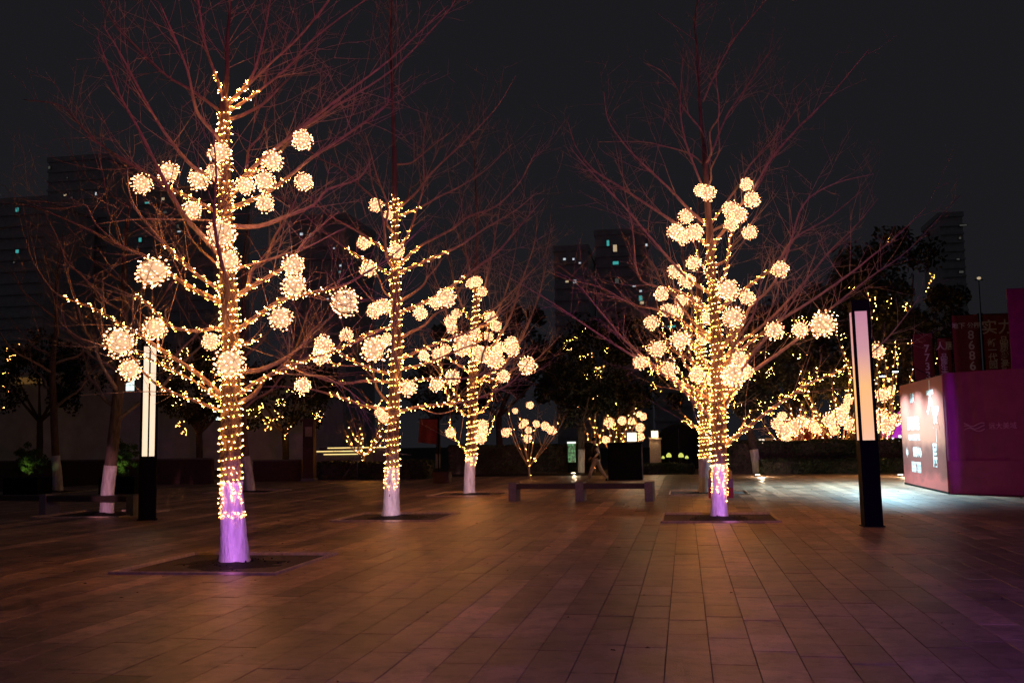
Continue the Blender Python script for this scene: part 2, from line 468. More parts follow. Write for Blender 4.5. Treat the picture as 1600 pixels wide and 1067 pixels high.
def lit_tree(key, phrase, label, base, trunk, limbs, leader, white_v, string_v, balls, seed, bulb_r, extra=8, dens=1.,
             tr_pitch=.085, tr_space=.05, limb_pitch=.16, limb_space=.05, r_scale=1., drop_v=None, drop_n=6, ring=False):
    rg = random.Random(seed); Y0 = base.y
    root = thing('ginkgo_tree', label, 'tree', base, group='bare trees wound with lights')
    tp = [at(u, v, Y0) for (u, v, w_) in trunk]; tr = [w_/2*Y0/FPX*r_scale for (_, _, w_) in trunk]
    tp[0].z = -.06
    cv = catmull(tp, 6); cr = []
    for i in range(len(tp)-1):
        for j in range(6): cr.append(tr[i]+(tr[i+1]-tr[i])*j/6)
    cr.append(tr[-1])
    m = MB(); m.tube(cv, cr, 18, .035)
    m.build('trunk', M['bark'], root, True, base)
    # whitewash coat: a ragged sleeve
    zt = at(trunk[0][0], white_v, Y0).z
    wp, wr = [], []
    n = 26
    def on(z):
        for i in range(len(cv)-1):
            if cv[i].z <= z <= cv[i+1].z:
                f = (z-cv[i].z)/max(1e-6, cv[i+1].z-cv[i].z); return cv[i].lerp(cv[i+1], f), cr[i]*(1-f)+cr[i+1]*f
        return cv[-1], cr[-1]
    m = MB(); sides = 28; lump = [rg.uniform(-.05,.05) for _ in range(sides)]
    for i in range(n+1):
        z = .03 + (zt-.03)*i/n; c, r = on(z)
        flare = 1 + .22*math.exp(-z/.10)
        for j in range(sides):
            a = 6.2832*j/sides; rr = r*1.045*flare*(1+lump[j]*(1+.6*math.sin(i*.9+j*1.7))+rg.uniform(-.028,.028)) + .006
            zz = z + (rg.uniform(-.03,.03) if i == n else 0)
            m.v.append((c.x+rr*math.cos(a), c.y+rr*math.sin(a), zz))
    for i in range(n):
        for j in range(sides):
            j2 = (j+1) % sides; a = i*sides; m.f.append((a+j, a+j2, a+sides+j2, a+sides+j)); m.m.append(0)
    m.build('whitewash', M['white'], root, True, base)
    # limbs
    samples = []; strings = []
    for li, lb in enumerate(limbs):
        P, w0, k, lit = lb
        pts = px_limb(P, Y0, k)
        r0 = w0/2*Y0/FPX*.72
        L, rad = grow_limb(root, base, pts, r0, rg, dens, twlen=1.0)
        for i, q in enumerate(pts):
            pr = proj(q)
            if pr: samples.append((pr[0], pr[1], q.y))
        if lit > 0: strings.append((P, pts, rad, lit))
    for (P, w0) in leader:
        pts = px_limb([(u+rg.uniform(-1.5,1.5)*(i > 0), v) for i, (u, v) in enumerate(P)], Y0, .05); grow_limb(root, base, pts, w0/2*Y0/FPX*.9, rg, dens*1.6, twlen=1.0, mats=('bark','twig'))
    # limbs towards and away from the viewer, so the crown is round
    zs = [q.z for q in cv]; zlo = zt + .8; zhi = cv[-1].z
    for e in range(extra):
        z = zlo + (zhi-zlo)*(e+.5)/extra; c, r = on(z)
        az = R(rg.choice([90, 90, 65, 115, 50, 130, -80, -100])) + rg.uniform(-.25,.25)
        Lx = rg.uniform(2.2,3.6)*(1.1-.4*(e/extra)); P = [c]
        el = rg.uniform(.15,.55)
        for s in range(1,7):
            f = s/6; P.append(c + Vector((math.cos(az), math.sin(az), 0))*Lx*f*(1-.12*f) + Vector((0,0,1))*Lx*(el*f + .35*f*f) + rnd_unit(rg)*.08)
        pts = catmull(P, 3)
        grow_limb(root, base, pts, min(r*.4,.045), rg, dens*.8, twlen=.9)
    # strings of bulbs
    grp = 'fairy lights wound on the plaza trees'
    z0, z1 = at(trunk[0][0], string_v[0], Y0).z, at(trunk[-1][0], string_v[1], Y0).z
    cz = []; z = z0
    while z < z1: cz.append(z); z += .12
    ctr = [on(z)[0] for z in cz]; ctrr = [on(z)[1]+.006 for z in cz]
    def trunk_fn(wm, bm_):
        helix_string(ctr, ctrr, tr_pitch, tr_space, bulb_r, rg, wm, bm_, keep=.92)
        if drop_v:      # loops that hang over the whitewash
            zd = at(trunk[0][0], drop_v, Y0).z
            for j in range(5):
                a = R((-150,-105,-62,-20,90)[j] + rg.uniform(-9,9)); n = drop_n; ze = zd + rg.uniform(0,.22)
                pp = []
                for i in range(n+1):
                    z = z0 + (ze-z0)*(i+rg.uniform(-.25,.25))/n; c, r = on(z); rr = r*1.09+.014
                    a2 = a + .16*math.sin(i*1.3+j*2); pp.append(Vector((c.x+rr*math.cos(a2), c.y+rr*math.sin(a2), z)))
                wm.tube(pp, .0035, 3, cap=False)
                for i in range(n+1): bm_.tetra(pp[i] + rnd_unit(rg)*.008, bulb_r*1.05)
            if not ring: return
            n = 30; pp = []
            for i in range(n+1):
                a = R(-200 + 220*i/n); z = zd - .03 + .035*math.cos(i*.9); c, r = on(max(z,.1)); rr = r*1.09+.016
                pp.append(Vector((c.x+rr*math.cos(a), c.y+rr*math.sin(a), z)))
                if i % 2 == 0: bm_.tetra(pp[-1], bulb_r*1.05)
            wm.tube(pp, .0035, 3, cap=False)
    make_string(f'string of warm fairy lights wound round the trunk of the {phrase}', base, trunk_fn, grp)
    left = sorted([s for s in strings if s[0][-1][0] < s[0][0][0]], key=lambda s: -s[0][0][1])
    right = sorted([s for s in strings if s[0][-1][0] >= s[0][0][0]], key=lambda s: -s[0][0][1])
    for side, lst in (('left', left), ('right', right)):
        for i, (P, pts, rad, lit) in enumerate(lst):
            k = max(3, int(len(pts)*lit)); which = 'lowest' if i == 0 else ORD[i] + ' lowest'
            def fn(wm, bm_, pts=pts, rad=rad, k=k):
                helix_string(pts[:k], rad[:k], limb_pitch, limb_space, bulb_r*.95, rg, wm, bm_, .007)
            make_string(f'fairy lights on {which} lit {side} limb of {phrase}', pts[0], fn, grp)
    for q in cv: 
        pr = proj(q)
        if pr: samples.append((pr[0], pr[1], q.y - .25))
    hang_balls(balls, phrase, 'glowing balls hung in the plaza trees', Y0, samples, seed+5)
    return root

# ---- front left tree
lit_tree('a', 'front left tree', 'largest bare tree with violet whitewashed foot and fairy lights, front left', T1B,
    [(367,884,43),(364,820,37),(361,752,33),(361,652,33),(361,560,30),(358,470,27),(354,400,25),(352,330,23),(351,250,20),(350,190,19),(351,160,16)],
    [ ([(350,158),(338,120),(322,75),(309,0),(300,-60),(296,-130)],9,-.15,.28), ([(356,165),(378,140),(397,112),(412,56),(422,0),(430,-80)],9,.1,.38),
      ([(357,160),(379,142),(412,109),(469,56),(514,0),(560,-60)],9,-.3,.32), ([(354,176),(380,160),(405,142),(450,105),(487,64),(540,22),(600,-20)],9,.3,.36),
      ([(350,178),(337,169),(300,142),(262,120),(225,86),(187,49),(165,15),(150,-20)],9,.5,0),
      ([(354,328),(380,318),(412,304),(450,277),(487,247),(540,212),(600,168),(606,150)],13,-.45,.45),
      ([(353,304),(380,278),(412,247),(450,217),(487,187),(540,146),(612,91),(700,9)],13,.12,.36),
      ([(353,318),(385,280),(425,250),(470,205),(530,163),(612,110),(690,30),(712,0)],9,.35,.25),
      ([(350,334),(337,330),(300,311),(262,292),(225,268),(187,246),(150,221),(124,195),(94,165),(37,156)],12,.25,.38),
      ([(350,290),(330,277),(300,259),(270,225),(244,187),(221,146),(195,97),(176,64),(160,40)],11,-.25,.2),
      ([(351,346),(320,344),(270,343),(210,343),(150,350)],4,-.5,0),
      ([(352,290),(340,262),(330,255),(322,262)],5,-.8,0),
      ([(354,460),(341,451),(310,431),(287,410),(263,387),(240,362),(215,330),(202,300),(199,262)],11,-.2,.55),
      ([(356,480),(337,469),(304,452),(270,431),(236,405),(202,390),(169,374),(124,352),(60,326),(20,318)],14,.1,.5),
      ([(180,378),(150,350),(135,322),(120,322),(90,326),(40,322)],5,.1,0),
      ([(357,512),(334,513),(304,517),(270,511),(250,495),(229,474),(213,462),(208,470),(207,505)],10,-.5,.9),
      ([(358,630),(341,613),(314,588),(287,569),(250,545),(216,522),(182,503),(145,481),(95,463),(74,444),(51,407),(42,380)],13,-.12,.74),
      ([(358,635),(341,622),(304,596),(270,579),(236,562),(205,548),(180,530)],9,.3,.9),
      ([(358,645),(341,640),(304,626),(270,613),(243,599),(219,576),(202,553),(160,540),(120,525),(90,500)],8,-.4,.6),
      ([(360,470),(388,451),(422,431),(445,417),(462,397),(478,375),(500,355),(530,330)],13,.15,.55),
      ([(362,520),(375,512),(405,491),(439,469),(472,461),(506,453),(540,444),(564,431),(610,402),(650,365)],12,-.3,.6),
      ([(363,620),(378,613),(405,594),(456,572),(489,559),(540,542),(590,520),(625,500)],12,-.15,.75),
      ([(361,538),(371,535),(391,535),(412,525)],6,-.6,1.0),
      ([(358,426),(380,417),(405,410),(445,397),(486,383),(530,360)],8,.45,.45),
      ([(456,574),(480,585),(510,590),(545,610),(580,640)],5,-.2,0), ([(500,557),(520,568),(545,572),(575,570)],5,-.3,.5),
      ([(357,428),(330,405),(300,375),(285,340),(262,300),(255,270)],7,.5,0)],
    [([(351,165),(355,110),(357,60),(359,0),(360,-120)],11)],
    752, (756,168),
    [(472,219,16),(343,239,17),(263,269,16),(222,288,16),(311,281,17),(300,329,14),(475,284,14),(413,283,16),(414,318,14),(426,251,17),(383,290,14),
     (335,268,12),(345,366,23),(358,407,17),(238,425,22,1.22),(458,415,17),(459,446,19),(438,497,18),(242,513,18),(329,534,13),(188,534,24),(202,577,17),
     (359,568,23),(505,538,14),(502,556,13),(473,602,12),(539,471,22)],
    101, .0060, extra=9, dens=1.0, tr_pitch=.115, tr_space=.052, limb_pitch=.2, limb_space=.042, drop_v=800, ring=True)
# ---- middle tree
lit_tree('b', 'middle tree', 'slender bare tree with pinkish whitewashed foot and fairy lights, second from left', T2B,
    [(611,811,25),(612,770,23),(613,730,22),(615,640,19),(620,550,18),(619,508,17),(617,415,15),(617,323,10),(616,230,8)],
    [ ([(616,325),(588,312),(564,292),(533,264),(502,249),(470,225),(450,205)],6,.2,.15), ([(615,398),(579,375),(551,357),(511,335),(486,310),(459,292)],7,-.2,.3),
      ([(615,432),(576,409),(545,391),(502,360),(471,332),(440,310),(415,300)],7,.3,.4), ([(618,330),(650,301),(675,269),(728,219),(775,169),(806,119)],6,-.1,.15),
      ([(618,340),(653,326),(687,307),(718,292),(760,265),(800,225)],6,.3,.3), ([(619,392),(638,366),(653,323),(662,286),(661,230),(668,170)],6,-.3,.28),
      ([(620,418),(656,385),(703,360),(733,338),(774,323),(811,286),(835,242)],7,-.4,.2), ([(620,428),(672,405),(718,384),(758,357),(805,329),(840,300)],8,.2,.35),
      ([(622,490),(672,468),(712,443),(749,415),(780,391),(815,350),(850,310)],9,-.25,.45), ([(618,508),(573,523),(542,539),(502,548),(471,560),(430,556)],8,-.35,.4),
      ([(618,586),(572,574),(530,550),(512,529),(491,511),(460,480),(450,440)],7,.2,.5), ([(617,597),(572,595),(539,599),(506,593),(470,577),(440,553),(410,530)],7,-.3,.2),
      ([(616,640),(569,634),(539,623),(509,614),(479,607),(440,604),(400,603),(370,590)],8,.0,.45), ([(622,562),(665,544),(695,532),(728,520),(780,490),(820,455)],9,.3,.5),
      ([(622,578),(662,569),(695,556),(735,540),(790,520)],7,-.2,.5), ([(620,600),(665,592),(710,592),(740,589),(785,574),(830,545)],7,-.5,.35),
      ([(616,644),(665,634),(695,632),(725,628),(755,619),(794,601),(815,580),(840,540)],8,-.25,.4), ([(655,635),(680,646),(704,643),(722,632)],4,-.3,0),
      ([(612,665),(600,655),(592,640),(596,622)],5,-.4,1.), ([(617,470),(600,455),(590,430),(575,410)],5,.2,0), ([(617,490),(595,478),(575,462),(550,430),(540,400)],6,-.5,.3)],
    [([(616,235),(614,156),(612,60),(611,0),(611,-90)],8)],
    730, (735,300),
    [(587,321,10),(607,336,7),(569,379,10),(620,392,11),(575,420,12),(585,486,11),(600,479,11),(541,523,10),(585,545,20),(697,466,14),(680,473,9),
     (657,489,10),(638,606,12),(593,480,10),(600,652,8),(593,645,7),(662,556,8),(604,530,9)],
    202, .0074, extra=8, dens=.9, tr_pitch=.17, tr_space=.065, limb_pitch=.24, limb_space=.06, drop_v=770, drop_n=4)
# ---- third tree, left of the bench
lit_tree('c', 'tree left of the bench', 'bare lit tree with pale whitewashed foot standing left of the long bench', T3B,
    [(733,774,17),(734,730,16),(737,712,16),(738,660,15),(739,580,13),(743,510,11),(744,446,8),(745,400,6)],
    [ ([(738,650),(755,640),(766,625),(775,600),(790,570),(812,530),(840,470),(850,420)],6,-.2,.5), ([(738,640),(720,625),(703,602),(690,580),(680,560)],6,-.2,1.),
      ([(738,655),(715,640),(700,620),(690,590),(670,560),(660,520)],5,.3,.6), ([(740,600),(765,585),(795,560),(820,520),(845,450),(860,380)],7,.2,.4),
      ([(741,570),(770,540),(795,500),(815,440),(835,380),(840,330)],7,-.3,.35), ([(742,540),(765,510),(785,470),(800,420),(812,350)],6,.3,.35),
      ([(741,560),(715,535),(700,500),(690,460),(675,420),(668,370)],6,-.2,.4), ([(743,510),(725,485),(712,450),(700,400),(694,350)],5,.3,.35),
      ([(744,480),(757,450),(768,400),(780,330),(786,270)],5,-.2,.3), ([(743,500),(775,480),(815,440),(850,400),(862,350)],5,.1,.25),
      ([(744,450),(736,430),(728,390),(722,330),(715,280)],5,.2,.2), ([(740,585),(700,560),(680,548),(650,545),(630,548)],5,-.2,.5),
      ([(739,600),(780,590),(812,572),(840,560),(880,520)],6,-.3,.3), ([(738,690),(752,690),(766,672),(773,650)],4,-.2,1.), ([(734,712),(715,690),(705,668),(702,650)],4,-.1,1.)],
    [([(745,405),(746,350),(743,270),(740,200)],6)],
    712, (716,430),
    [(735,443,7),(745,440,8),(753,456,7),(704,502,9),(713,490,7),(706,512,8),(725,536,15),(752,553,13),(720,546,10),(766,495,9),(775,510,8),(800,545,11),
     (798,535,9),(824,571,13),(773,562,13),(787,588,9),(707,589,11),(682,601,10),(704,676,7),(751,684,8),(755,663,7),(685,553,9),(696,546,8),(764,526,7),(778,545,10),
     (742,520,8),(754,672,7)],
    303, .0095, extra=6, dens=.8, tr_pitch=.18, tr_space=.07, limb_pitch=.26, limb_space=.075, drop_v=728, drop_n=2)
# ---- right tree
lit_tree('d', 'right tree', 'bare tree with violet whitewashed foot and dense lights, nearest tree at right', T4B,
    [(1124,812,23),(1124,770,21),(1124,725,22),(1123,638,24),(1120,542,18),(1113,449,13),(1110,386,12),(1106,324,10),(1100,230,8)],
    [ ([(1104,320),(1097,291),(1076,237),(1065,194),(1063,150),(1068,75)],6,-.15,0), ([(1104,262),(1079,241),(1035,228),(1001,222),(935,222)],4,.2,0),
      ([(1100,215),(1093,200),(1066,166),(1057,137),(1035,112),(1010,100)],4,-.2,0), ([(1103,262),(1126,203),(1141,172),(1166,137),(1188,103),(1207,75)],5,.2,0),
      ([(1098,160),(1119,112),(1147,62),(1176,25),(1197,0)],4,-.2,0), ([(1111,385),(1135,355),(1154,324),(1172,305),(1204,250),(1247,200),(1297,150),(1357,78)],8,-.2,.12),
      ([(1109,352),(1141,308),(1157,286),(1172,258),(1213,212),(1241,175),(1261,131)],6,.3,.1), ([(1108,355),(1076,327),(1047,296),(1016,267),(979,230),(950,187),(944,144)],7,-.3,.1),
      ([(1110,385),(1060,352),(1022,327),(969,292),(929,267),(900,230),(887,190)],8,.15,.15), ([(1114,460),(1079,439),(1054,414),(1010,364),(979,327),(922,267),(890,230)],8,-.4,.3),
      ([(1117,490),(1060,455),(1029,449),(997,430),(988,355),(976,299),(969,230)],7,.3,.3), ([(1119,540),(1079,511),(1035,486),(985,474),(938,449),(885,436),(855,424)],8,.45,.3),
      ([(1121,640),(1091,612),(1060,596),(1022,571),(985,540),(969,524),(935,483),(907,449),(882,430)],10,-.1,.45),
      ([(1122,665),(1091,634),(1060,602),(1035,584),(1010,568),(963,540),(897,496),(850,465),(780,425)],9,-.35,.55),
      ([(1117,490),(1160,455),(1188,433),(1213,414),(1235,380),(1254,364),(1297,339),(1354,292)],9,.3,.4), ([(1120,555),(1140,530),(1160,508),(1172,480),(1204,449),(1225,410),(1238,370),(1250,330),(1270,305),(1310,285),(1365,272)],8,-.3,.1),
      ([(1121,570),(1150,540),(1185,514),(1222,480),(1266,430),(1297,392),(1338,352),(1372,310)],8,.1,.3), ([(1121,580),(1141,560),(1204,511),(1266,471),(1329,427),(1360,402),(1400,370),(1447,325)],8,-.2,.3),
      ([(1123,655),(1132,631),(1154,602),(1185,574),(1229,543),(1276,505),(1297,483),(1360,433),(1420,390),(1500,305)],11,.2,.3),
      ([(1124,706),(1141,690),(1172,665),(1204,640),(1241,615),(1266,599),(1307,581),(1338,565),(1360,552),(1385,530),(1410,500),(1440,460)],9,-.35,.62),
      ([(1123,692),(1097,674),(1063,655)],5,-.2,1.), ([(1122,630),(1091,618),(1060,609),(1016,602)],4,.3,0), ([(1123,660),(1150,596),(1172,559),(1204,520),(1240,470),(1262,430)],9,-.45,.25),
      ([(1115,470),(1135,420),(1140,380),(1144,350),(1150,300)],6,-.2,.7), ([(1115,450),(1095,410),(1083,375)],5,-.3,.9), ([(1122,625),(1075,575),(1058,540),(1045,500),(1034,465)],6,-.4,.8),
      ([(1121,590),(1090,550),(1070,510),(1058,480),(1050,430)],6,.2,.8), ([(1123,640),(1145,600),(1150,560),(1148,510),(1140,460)],6,-.5,.9),
      ([(1123,690),(1150,680),(1165,655),(1175,640)],5,-.3,1.),([(1122,640),(1095,600),(1080,560),(1075,520)],6,-.3,1.)],
    [([(1101,240),(1097,200),(1094,156),(1090,80),(1086,34),(1090,-10)],7)],
    725, (730,380),
    [(1094,298,9),(1106,302,11),(1166,288,9),(1175,312,11),(1142,327,12),(1155,336,11),(1142,350,10),(1073,338,11),(1055,362,12),(1068,370,11),(1085,363,12),
     (1172,363,10),(1083,411,10),(1055,424,10),(1073,439,11),(1219,421,11),(1137,452,15),(1034,459,10),(1168,465,10),(1146,496,15),(1018,504,10),(1062,531,13),
     (1027,545,12),(1210,516,13),(1250,515,11),(1286,507,18),(1155,560,11),(1148,583,16),(1165,580,10),(1141,590,12),(1000,566,10),(1045,577,11),(1089,585,11)],
    404, .0070, extra=8, dens=.85, tr_pitch=.125, tr_space=.07, limb_pitch=.22, limb_space=.055, drop_v=782, drop_n=8)
# ---- tree directly behind the right tree
lit_tree('e', 'tree behind the right tree', 'bare lit tree with orange-lit foot half hidden behind the right tree', T5B,
    [(1102,773,17),(1101,720,16),(1100,640,15),(1096,560,13),(1093,490,11),(1092,430,8)],
    [ ([(1100,650),(1080,620),(1055,590),(1025,560),(1000,530),(985,480)],6,.2,.8), ([(1100,640),(1075,600),(1050,560),(1035,510),(1020,450),(1005,400)],6,-.2,.7),
      ([(1098,600),(1120,560),(1140,520),(1155,480),(1180,420)],6,.2,.7), ([(1097,570),(1075,530),(1062,490),(1050,430),(1035,360)],5,.1,.6),
      ([(1099,620),(1130,590),(1165,560),(1200,520),(1235,470)],6,.3,.6), ([(1094,510),(1110,470),(1125,430),(1150,370)],5,-.2,.5),
      ([(1094,500),(1080,460),(1070,420),(1060,360),(1050,300)],5,.2,.5), ([(1100,680),(1080,660),(1070,650)],4,.2,1.), ([(1100,660),(1130,640),(1160,600)],5,.2,1.)],
    [([(1092,435),(1093,380),(1092,300)],6)],
    715, (720,470),
    [(1065,469,9),(1042,484,9),(1058,487,10),(1105,497,9),(1101,527,10),(1110,594,7),(1088,470,7)],
    505, .0095, extra=6, dens=.6, tr_pitch=.13, tr_space=.075, limb_pitch=.24, limb_space=.08)

# ---- dark bare trees without lights at the left
def plain_tree(label, base, trunk, white_v, seed, crown=14, H=9.):
    rg = random.Random(seed); Y0 = base.y
    root = thing('bare_tree', label, 'tree', base, group='unlit bare trees')
    tp = [at(u, v, Y0) for (u, v, _) in trunk]; tp[0].z = -.06
    top = tp[-1]; tp += [top + Vector((.05,.1,1.5)), top + Vector((-.05,.2,3.5)), top + Vector((.1,.3,5.5))]
    tr = [w_/2*Y0/FPX for (_, _, w_) in trunk]; tr += [tr[-1]*.7, tr[-1]*.45, .015]
    cv = catmull(tp, 5); cr = []
    for i in range(len(tp)-1):
        for j in range(5): cr.append(tr[i]+(tr[i+1]-tr[i])*j/5)
    cr.append(tr[-1])
    m = MB(); m.tube(cv, cr, 14, .04); m.build('trunk', M['bark'], root, True, base)
    zt = at(trunk[0][0], white_v, Y0).z; wp = [(q, r) for q, r in zip(cv, cr) if q.z < zt]
    f = (zt-wp[-1][0].z)/(cv[len(wp)].z-wp[-1][0].z); wp.append((wp[-1][0].lerp(cv[len(wp)], f), wp[-1][1]))
    m = MB(); m.tube([q for q, r in wp], [r*1.05+.006 for q, r in wp], 20, .03); m.build('whitewash', M['white'], root, True, base)
    for e in range(crown):
        i = len(cv)-1-int((len(cv)*.55)*(1-e/crown)) if e else int(len(cv)*.42)
        i = max(2, min(len(cv)-2, i)); c = cv[i]; az = e*2.4 + rg.uniform(-.4,.4); Lx = rg.uniform(2.4,4.2)*(1.15-.55*e/crown); el = rg.uniform(.2,.6)
        P = [c + Vector((math.cos(az), math.sin(az), 0))*Lx*s/6*(1-.15*s/6) + Vector((0,0,Lx*(el*s/6+.35*(s/6)**2))) + (rnd_unit(rg)*.08 if s else Vector()) for s in range(7)]
        grow_limb(root, base, catmull(P, 3), min(.06, cr[i]*.5), rg, .8)
plain_tree('dark leaning bare tree with pink whitewashed foot beside the glowing lamp', TLB, [(167,806,22),(168,770,20),(173,725,20),(180,660,19),(186,600,18)], 727, 61)
plain_tree('dark bare tree with pale whitewashed foot seen just right of front left trunk', TMB, [(391,771,17),(388,740,14),(383,712,14),(379,640,12),(377,560,11)], 713, 62)
plain_tree('dark bare tree with dim purple foot at far left', TFB, [(91,770,16),(89,735,14),(87,712,13),(84,640,12),(82,570,11)], 712, 63)

# ------------------------------------------------------------------ lamps
def lamp(base, rz, label, mode, lean):
    t = thing('lamp_column', label, 'lamp', base, rz, 'square light columns on the plaza')
    t.rotation_euler = (lean[1], lean[0], rz)
    W, z0, z1, zt = (.165 if mode == 'r' else .19), (1.60 if mode == 'r' else 1.47), 4.04, 4.25
    part(t, 'base_column', M['black'], (-W,-W,0), (W,W,z0), .006)
    part(t, 'foot_plate', M['black'], (-W-.03,-W-.03,-.004), (W+.03,W+.03,.02), .004)
    part(t, 'cap', M['black'], (-W,-W,z1), (W,W,zt), .006)
    for sx in (-1,1):
        for sy in (-1,1):
            part(t, 'corner_post', M['black'], (sx*W-(.052 if sx>0 else 0), sy*W-(.052 if sy>0 else 0), z0), (sx*W+(.052 if sx<0 else 0), sy*W+(.052 if sy<0 else 0), z1))
    gm = M['lampR'] if mode == 'r' else M['lampL']
    e = W-.02
    def panes(rot):
        for (a, b) in ([(-W+.054, W-.054)] if mode == 'r' else [(-W+.054, -.019), (.019, W-.054)]):
            m = MB(); m.box((a,-e-.008,z0+.004), (b,-e,z1-.004)); o = m.build('light_panel', gm, t); o.rotation_euler.z = rot
        if mode != 'r':
            m = MB(); m.box((-.017,-W+.003,z0), (.017,-e+.03,z1)); o = m.build('mullion', M['black'], t); o.rotation_euler.z = rot
    for q in range(4): panes(q*math.pi/2)
    return t
def lampR_mat():
    m = emat('translucent_panel', (1,.6,.3), .78, (.34,.33,.33)); nt = m.node_tree; N = nt.nodes; L = nt.links
    tc = N.new('ShaderNodeTexCoord'); sp = N.new('ShaderNodeSeparateXYZ'); L.new(tc.outputs['Object'], sp.inputs[0])
    mr = N.new('ShaderNodeMapRange'); mr.inputs['From Min'].default_value = 1.6; mr.inputs['From Max'].default_value = 4.04
    L.new(sp.outputs['Z'], mr.inputs[0])
    r = N.new('ShaderNodeValToRGB'); L.new(mr.outputs[0], r.inputs[0]); e = r.color_ramp.elements
    e[0].position = 0; e[0].color = (.92,.50,.30,1); e[1].position = 1; e[1].color = (.46,.20,.25,1)  # amber lamp glow below; reflected pink stage light put into the emission above
    for p, c in ((.12,(.95,.50,.22,1)), (.42,(.95,.50,.16,1)), (.56,(.78,.40,.24,1)), (.70,(.58,.29,.28,1))):
        x = e.new(p); x.color = c
    L.new(r.outputs[0], N['Principled BSDF'].inputs['Emission Color']); return m
M['lampR'] = lampR_mat(); M['lampL'] = emat('bright_panel', (1,.76,.52), .8, (.7,.68,.65))
lamp(gnd(230,812), R(27), 'brightly glowing cream lamp column with black base at left', 'l', (-.0, 0))
lamp(gnd(1363,822), R(3), 'tall lamp column with pink and amber panel, before the red booth', 'r', (-.012, 0))

# ------------------------------------------------------------------ benches
def bench(a, b, legs, label, hz=.50, d=.45):
    ax = (b-a); L = ax.length; rz = math.atan2(ax.y, ax.x)
    t = thing('bench', label, 'bench', a, rz, 'stone-legged benches')
    for s in legs:
        x = s*L; part(t, 'leg', M['stone'], (x-.11,-.02,-.01), (x+.11,d+.02,hz+.02), .012)
    n = 3
    xs = [s*L for s in legs]
    for i in range(len(xs)-1):
        for j in range(n):
            y0 = j*d/n
            part(t, 'seat_plank', M['wood'], (xs[i]+.113, y0+.004, hz-.16), (xs[i+1]-.113, y0+d/n-.004, hz-.02), .006)
bench(gnd(801,783), gnd(1014,783), (0,.5,1), 'long dark bench on three stone legs in front of the walking person')
bench(gnd(-60,802), gnd(203,806), (0,.5,1), 'dark stone-legged bench at the left edge beside the lamp column')

# ------------------------------------------------------------------ foliage helpers
def leaf_cloud(mb, rg, centre, rad, n, size, clumps=40, shell=.55):
    C = Vector(centre)
    cl = []
    for _ in range(clumps):
        v = rnd_unit(rg); cl.append((C + Vector((v.x*rad[0], v.y*rad[1], v.z*rad[2]))*rg.uniform(shell,1), rg.uniform(.18,.38)))
    for i in range(n):
        c, s = cl[i % clumps]; p = c + rnd_unit(rg)*min(rad)*s*rg.random()**.4
        a = rnd_unit(rg)*size*rg.uniform(.6,1.3); b = rnd_unit(rg).cross(a); b = b.normalized()*a.length*.5 if b.length > 1e-6 else a.orthogonal()*.5
        mb.quad(p-a, p-b, p+a, p+b)
def evergreen(label, base, H, rad, seed, n=4200, leafmat='leaf', trunk_r=.14, white=1.1, bulbs=0, bulb_r=.03, split=3, size=.13, lean=(0,0), group='evergreen trees behind the plaza'):
    rg = random.Random(seed); b = Vector(base)
    t = thing('evergreen_tree', label, 'tree', b, group=group)
    c = Vector((lean[0], lean[1], H-rad[2]*.9)); fork = Vector((lean[0]*.6, lean[1]*.6, max(1.8, (H-rad[2]*2)*1.0)))
    m = MB(); m.tube(catmull([Vector((0,0,-.1)), fork*.5+Vector((.05,0,0)), fork]), trunk_r, 10, .06)
    for i in range(split+2):
        az = i*2.2+rg.random(); q = c + Vector((math.cos(az)*rad[0]*.6, math.sin(az)*rad[1]*.6, rg.uniform(-.3,.5)*rad[2]))
        m.tube(catmull([fork, fork.lerp(q,.5)+Vector((0,0,-.2)), q]), [trunk_r*.6*(1-k*.075) for k in range(11)], 6)
    m.build('trunk', M['darkbark'], t, True)
    if white:
        k = 8; f5 = catmull([Vector((0,0,0)), fork*.5+Vector((.05,0,0)), fork]); pts = [q for q in f5 if q.z <= white] or f5[:2]
        m = MB(); m.tube(pts, trunk_r*1.07, 14, .03); m.build('whitewash', M['white'], t, True)
    m = MB(); leaf_cloud(m, rg, c, rad, n, size, 46); o = m.build('crown', M[leafmat], t); o['kind'] = 'stuff'
    if bulbs:
        def fn(wm, bm_):
            for k in range(max(3, bulbs//9)):
                v = rnd_unit(rg); p = c + Vector((v.x*rad[0], -abs(v.y)*rad[1], v.z*rad[2]))*rg.uniform(.5,1) + Vector((0,0,-.15*rad[2])); pp = []
                for i in range(9):
                    p = p + rnd_unit(rg)*.26 - Vector((0,0,.03)); pp.append(p+b); bm_.tetra(p+b, bulb_r*rg.uniform(.5,1.2))
                wm.tube(pp, .005, 3, cap=False)
        make_string('fairy lights in the ' + label, b, fn, 'fairy lights in the trees behind')
    return t

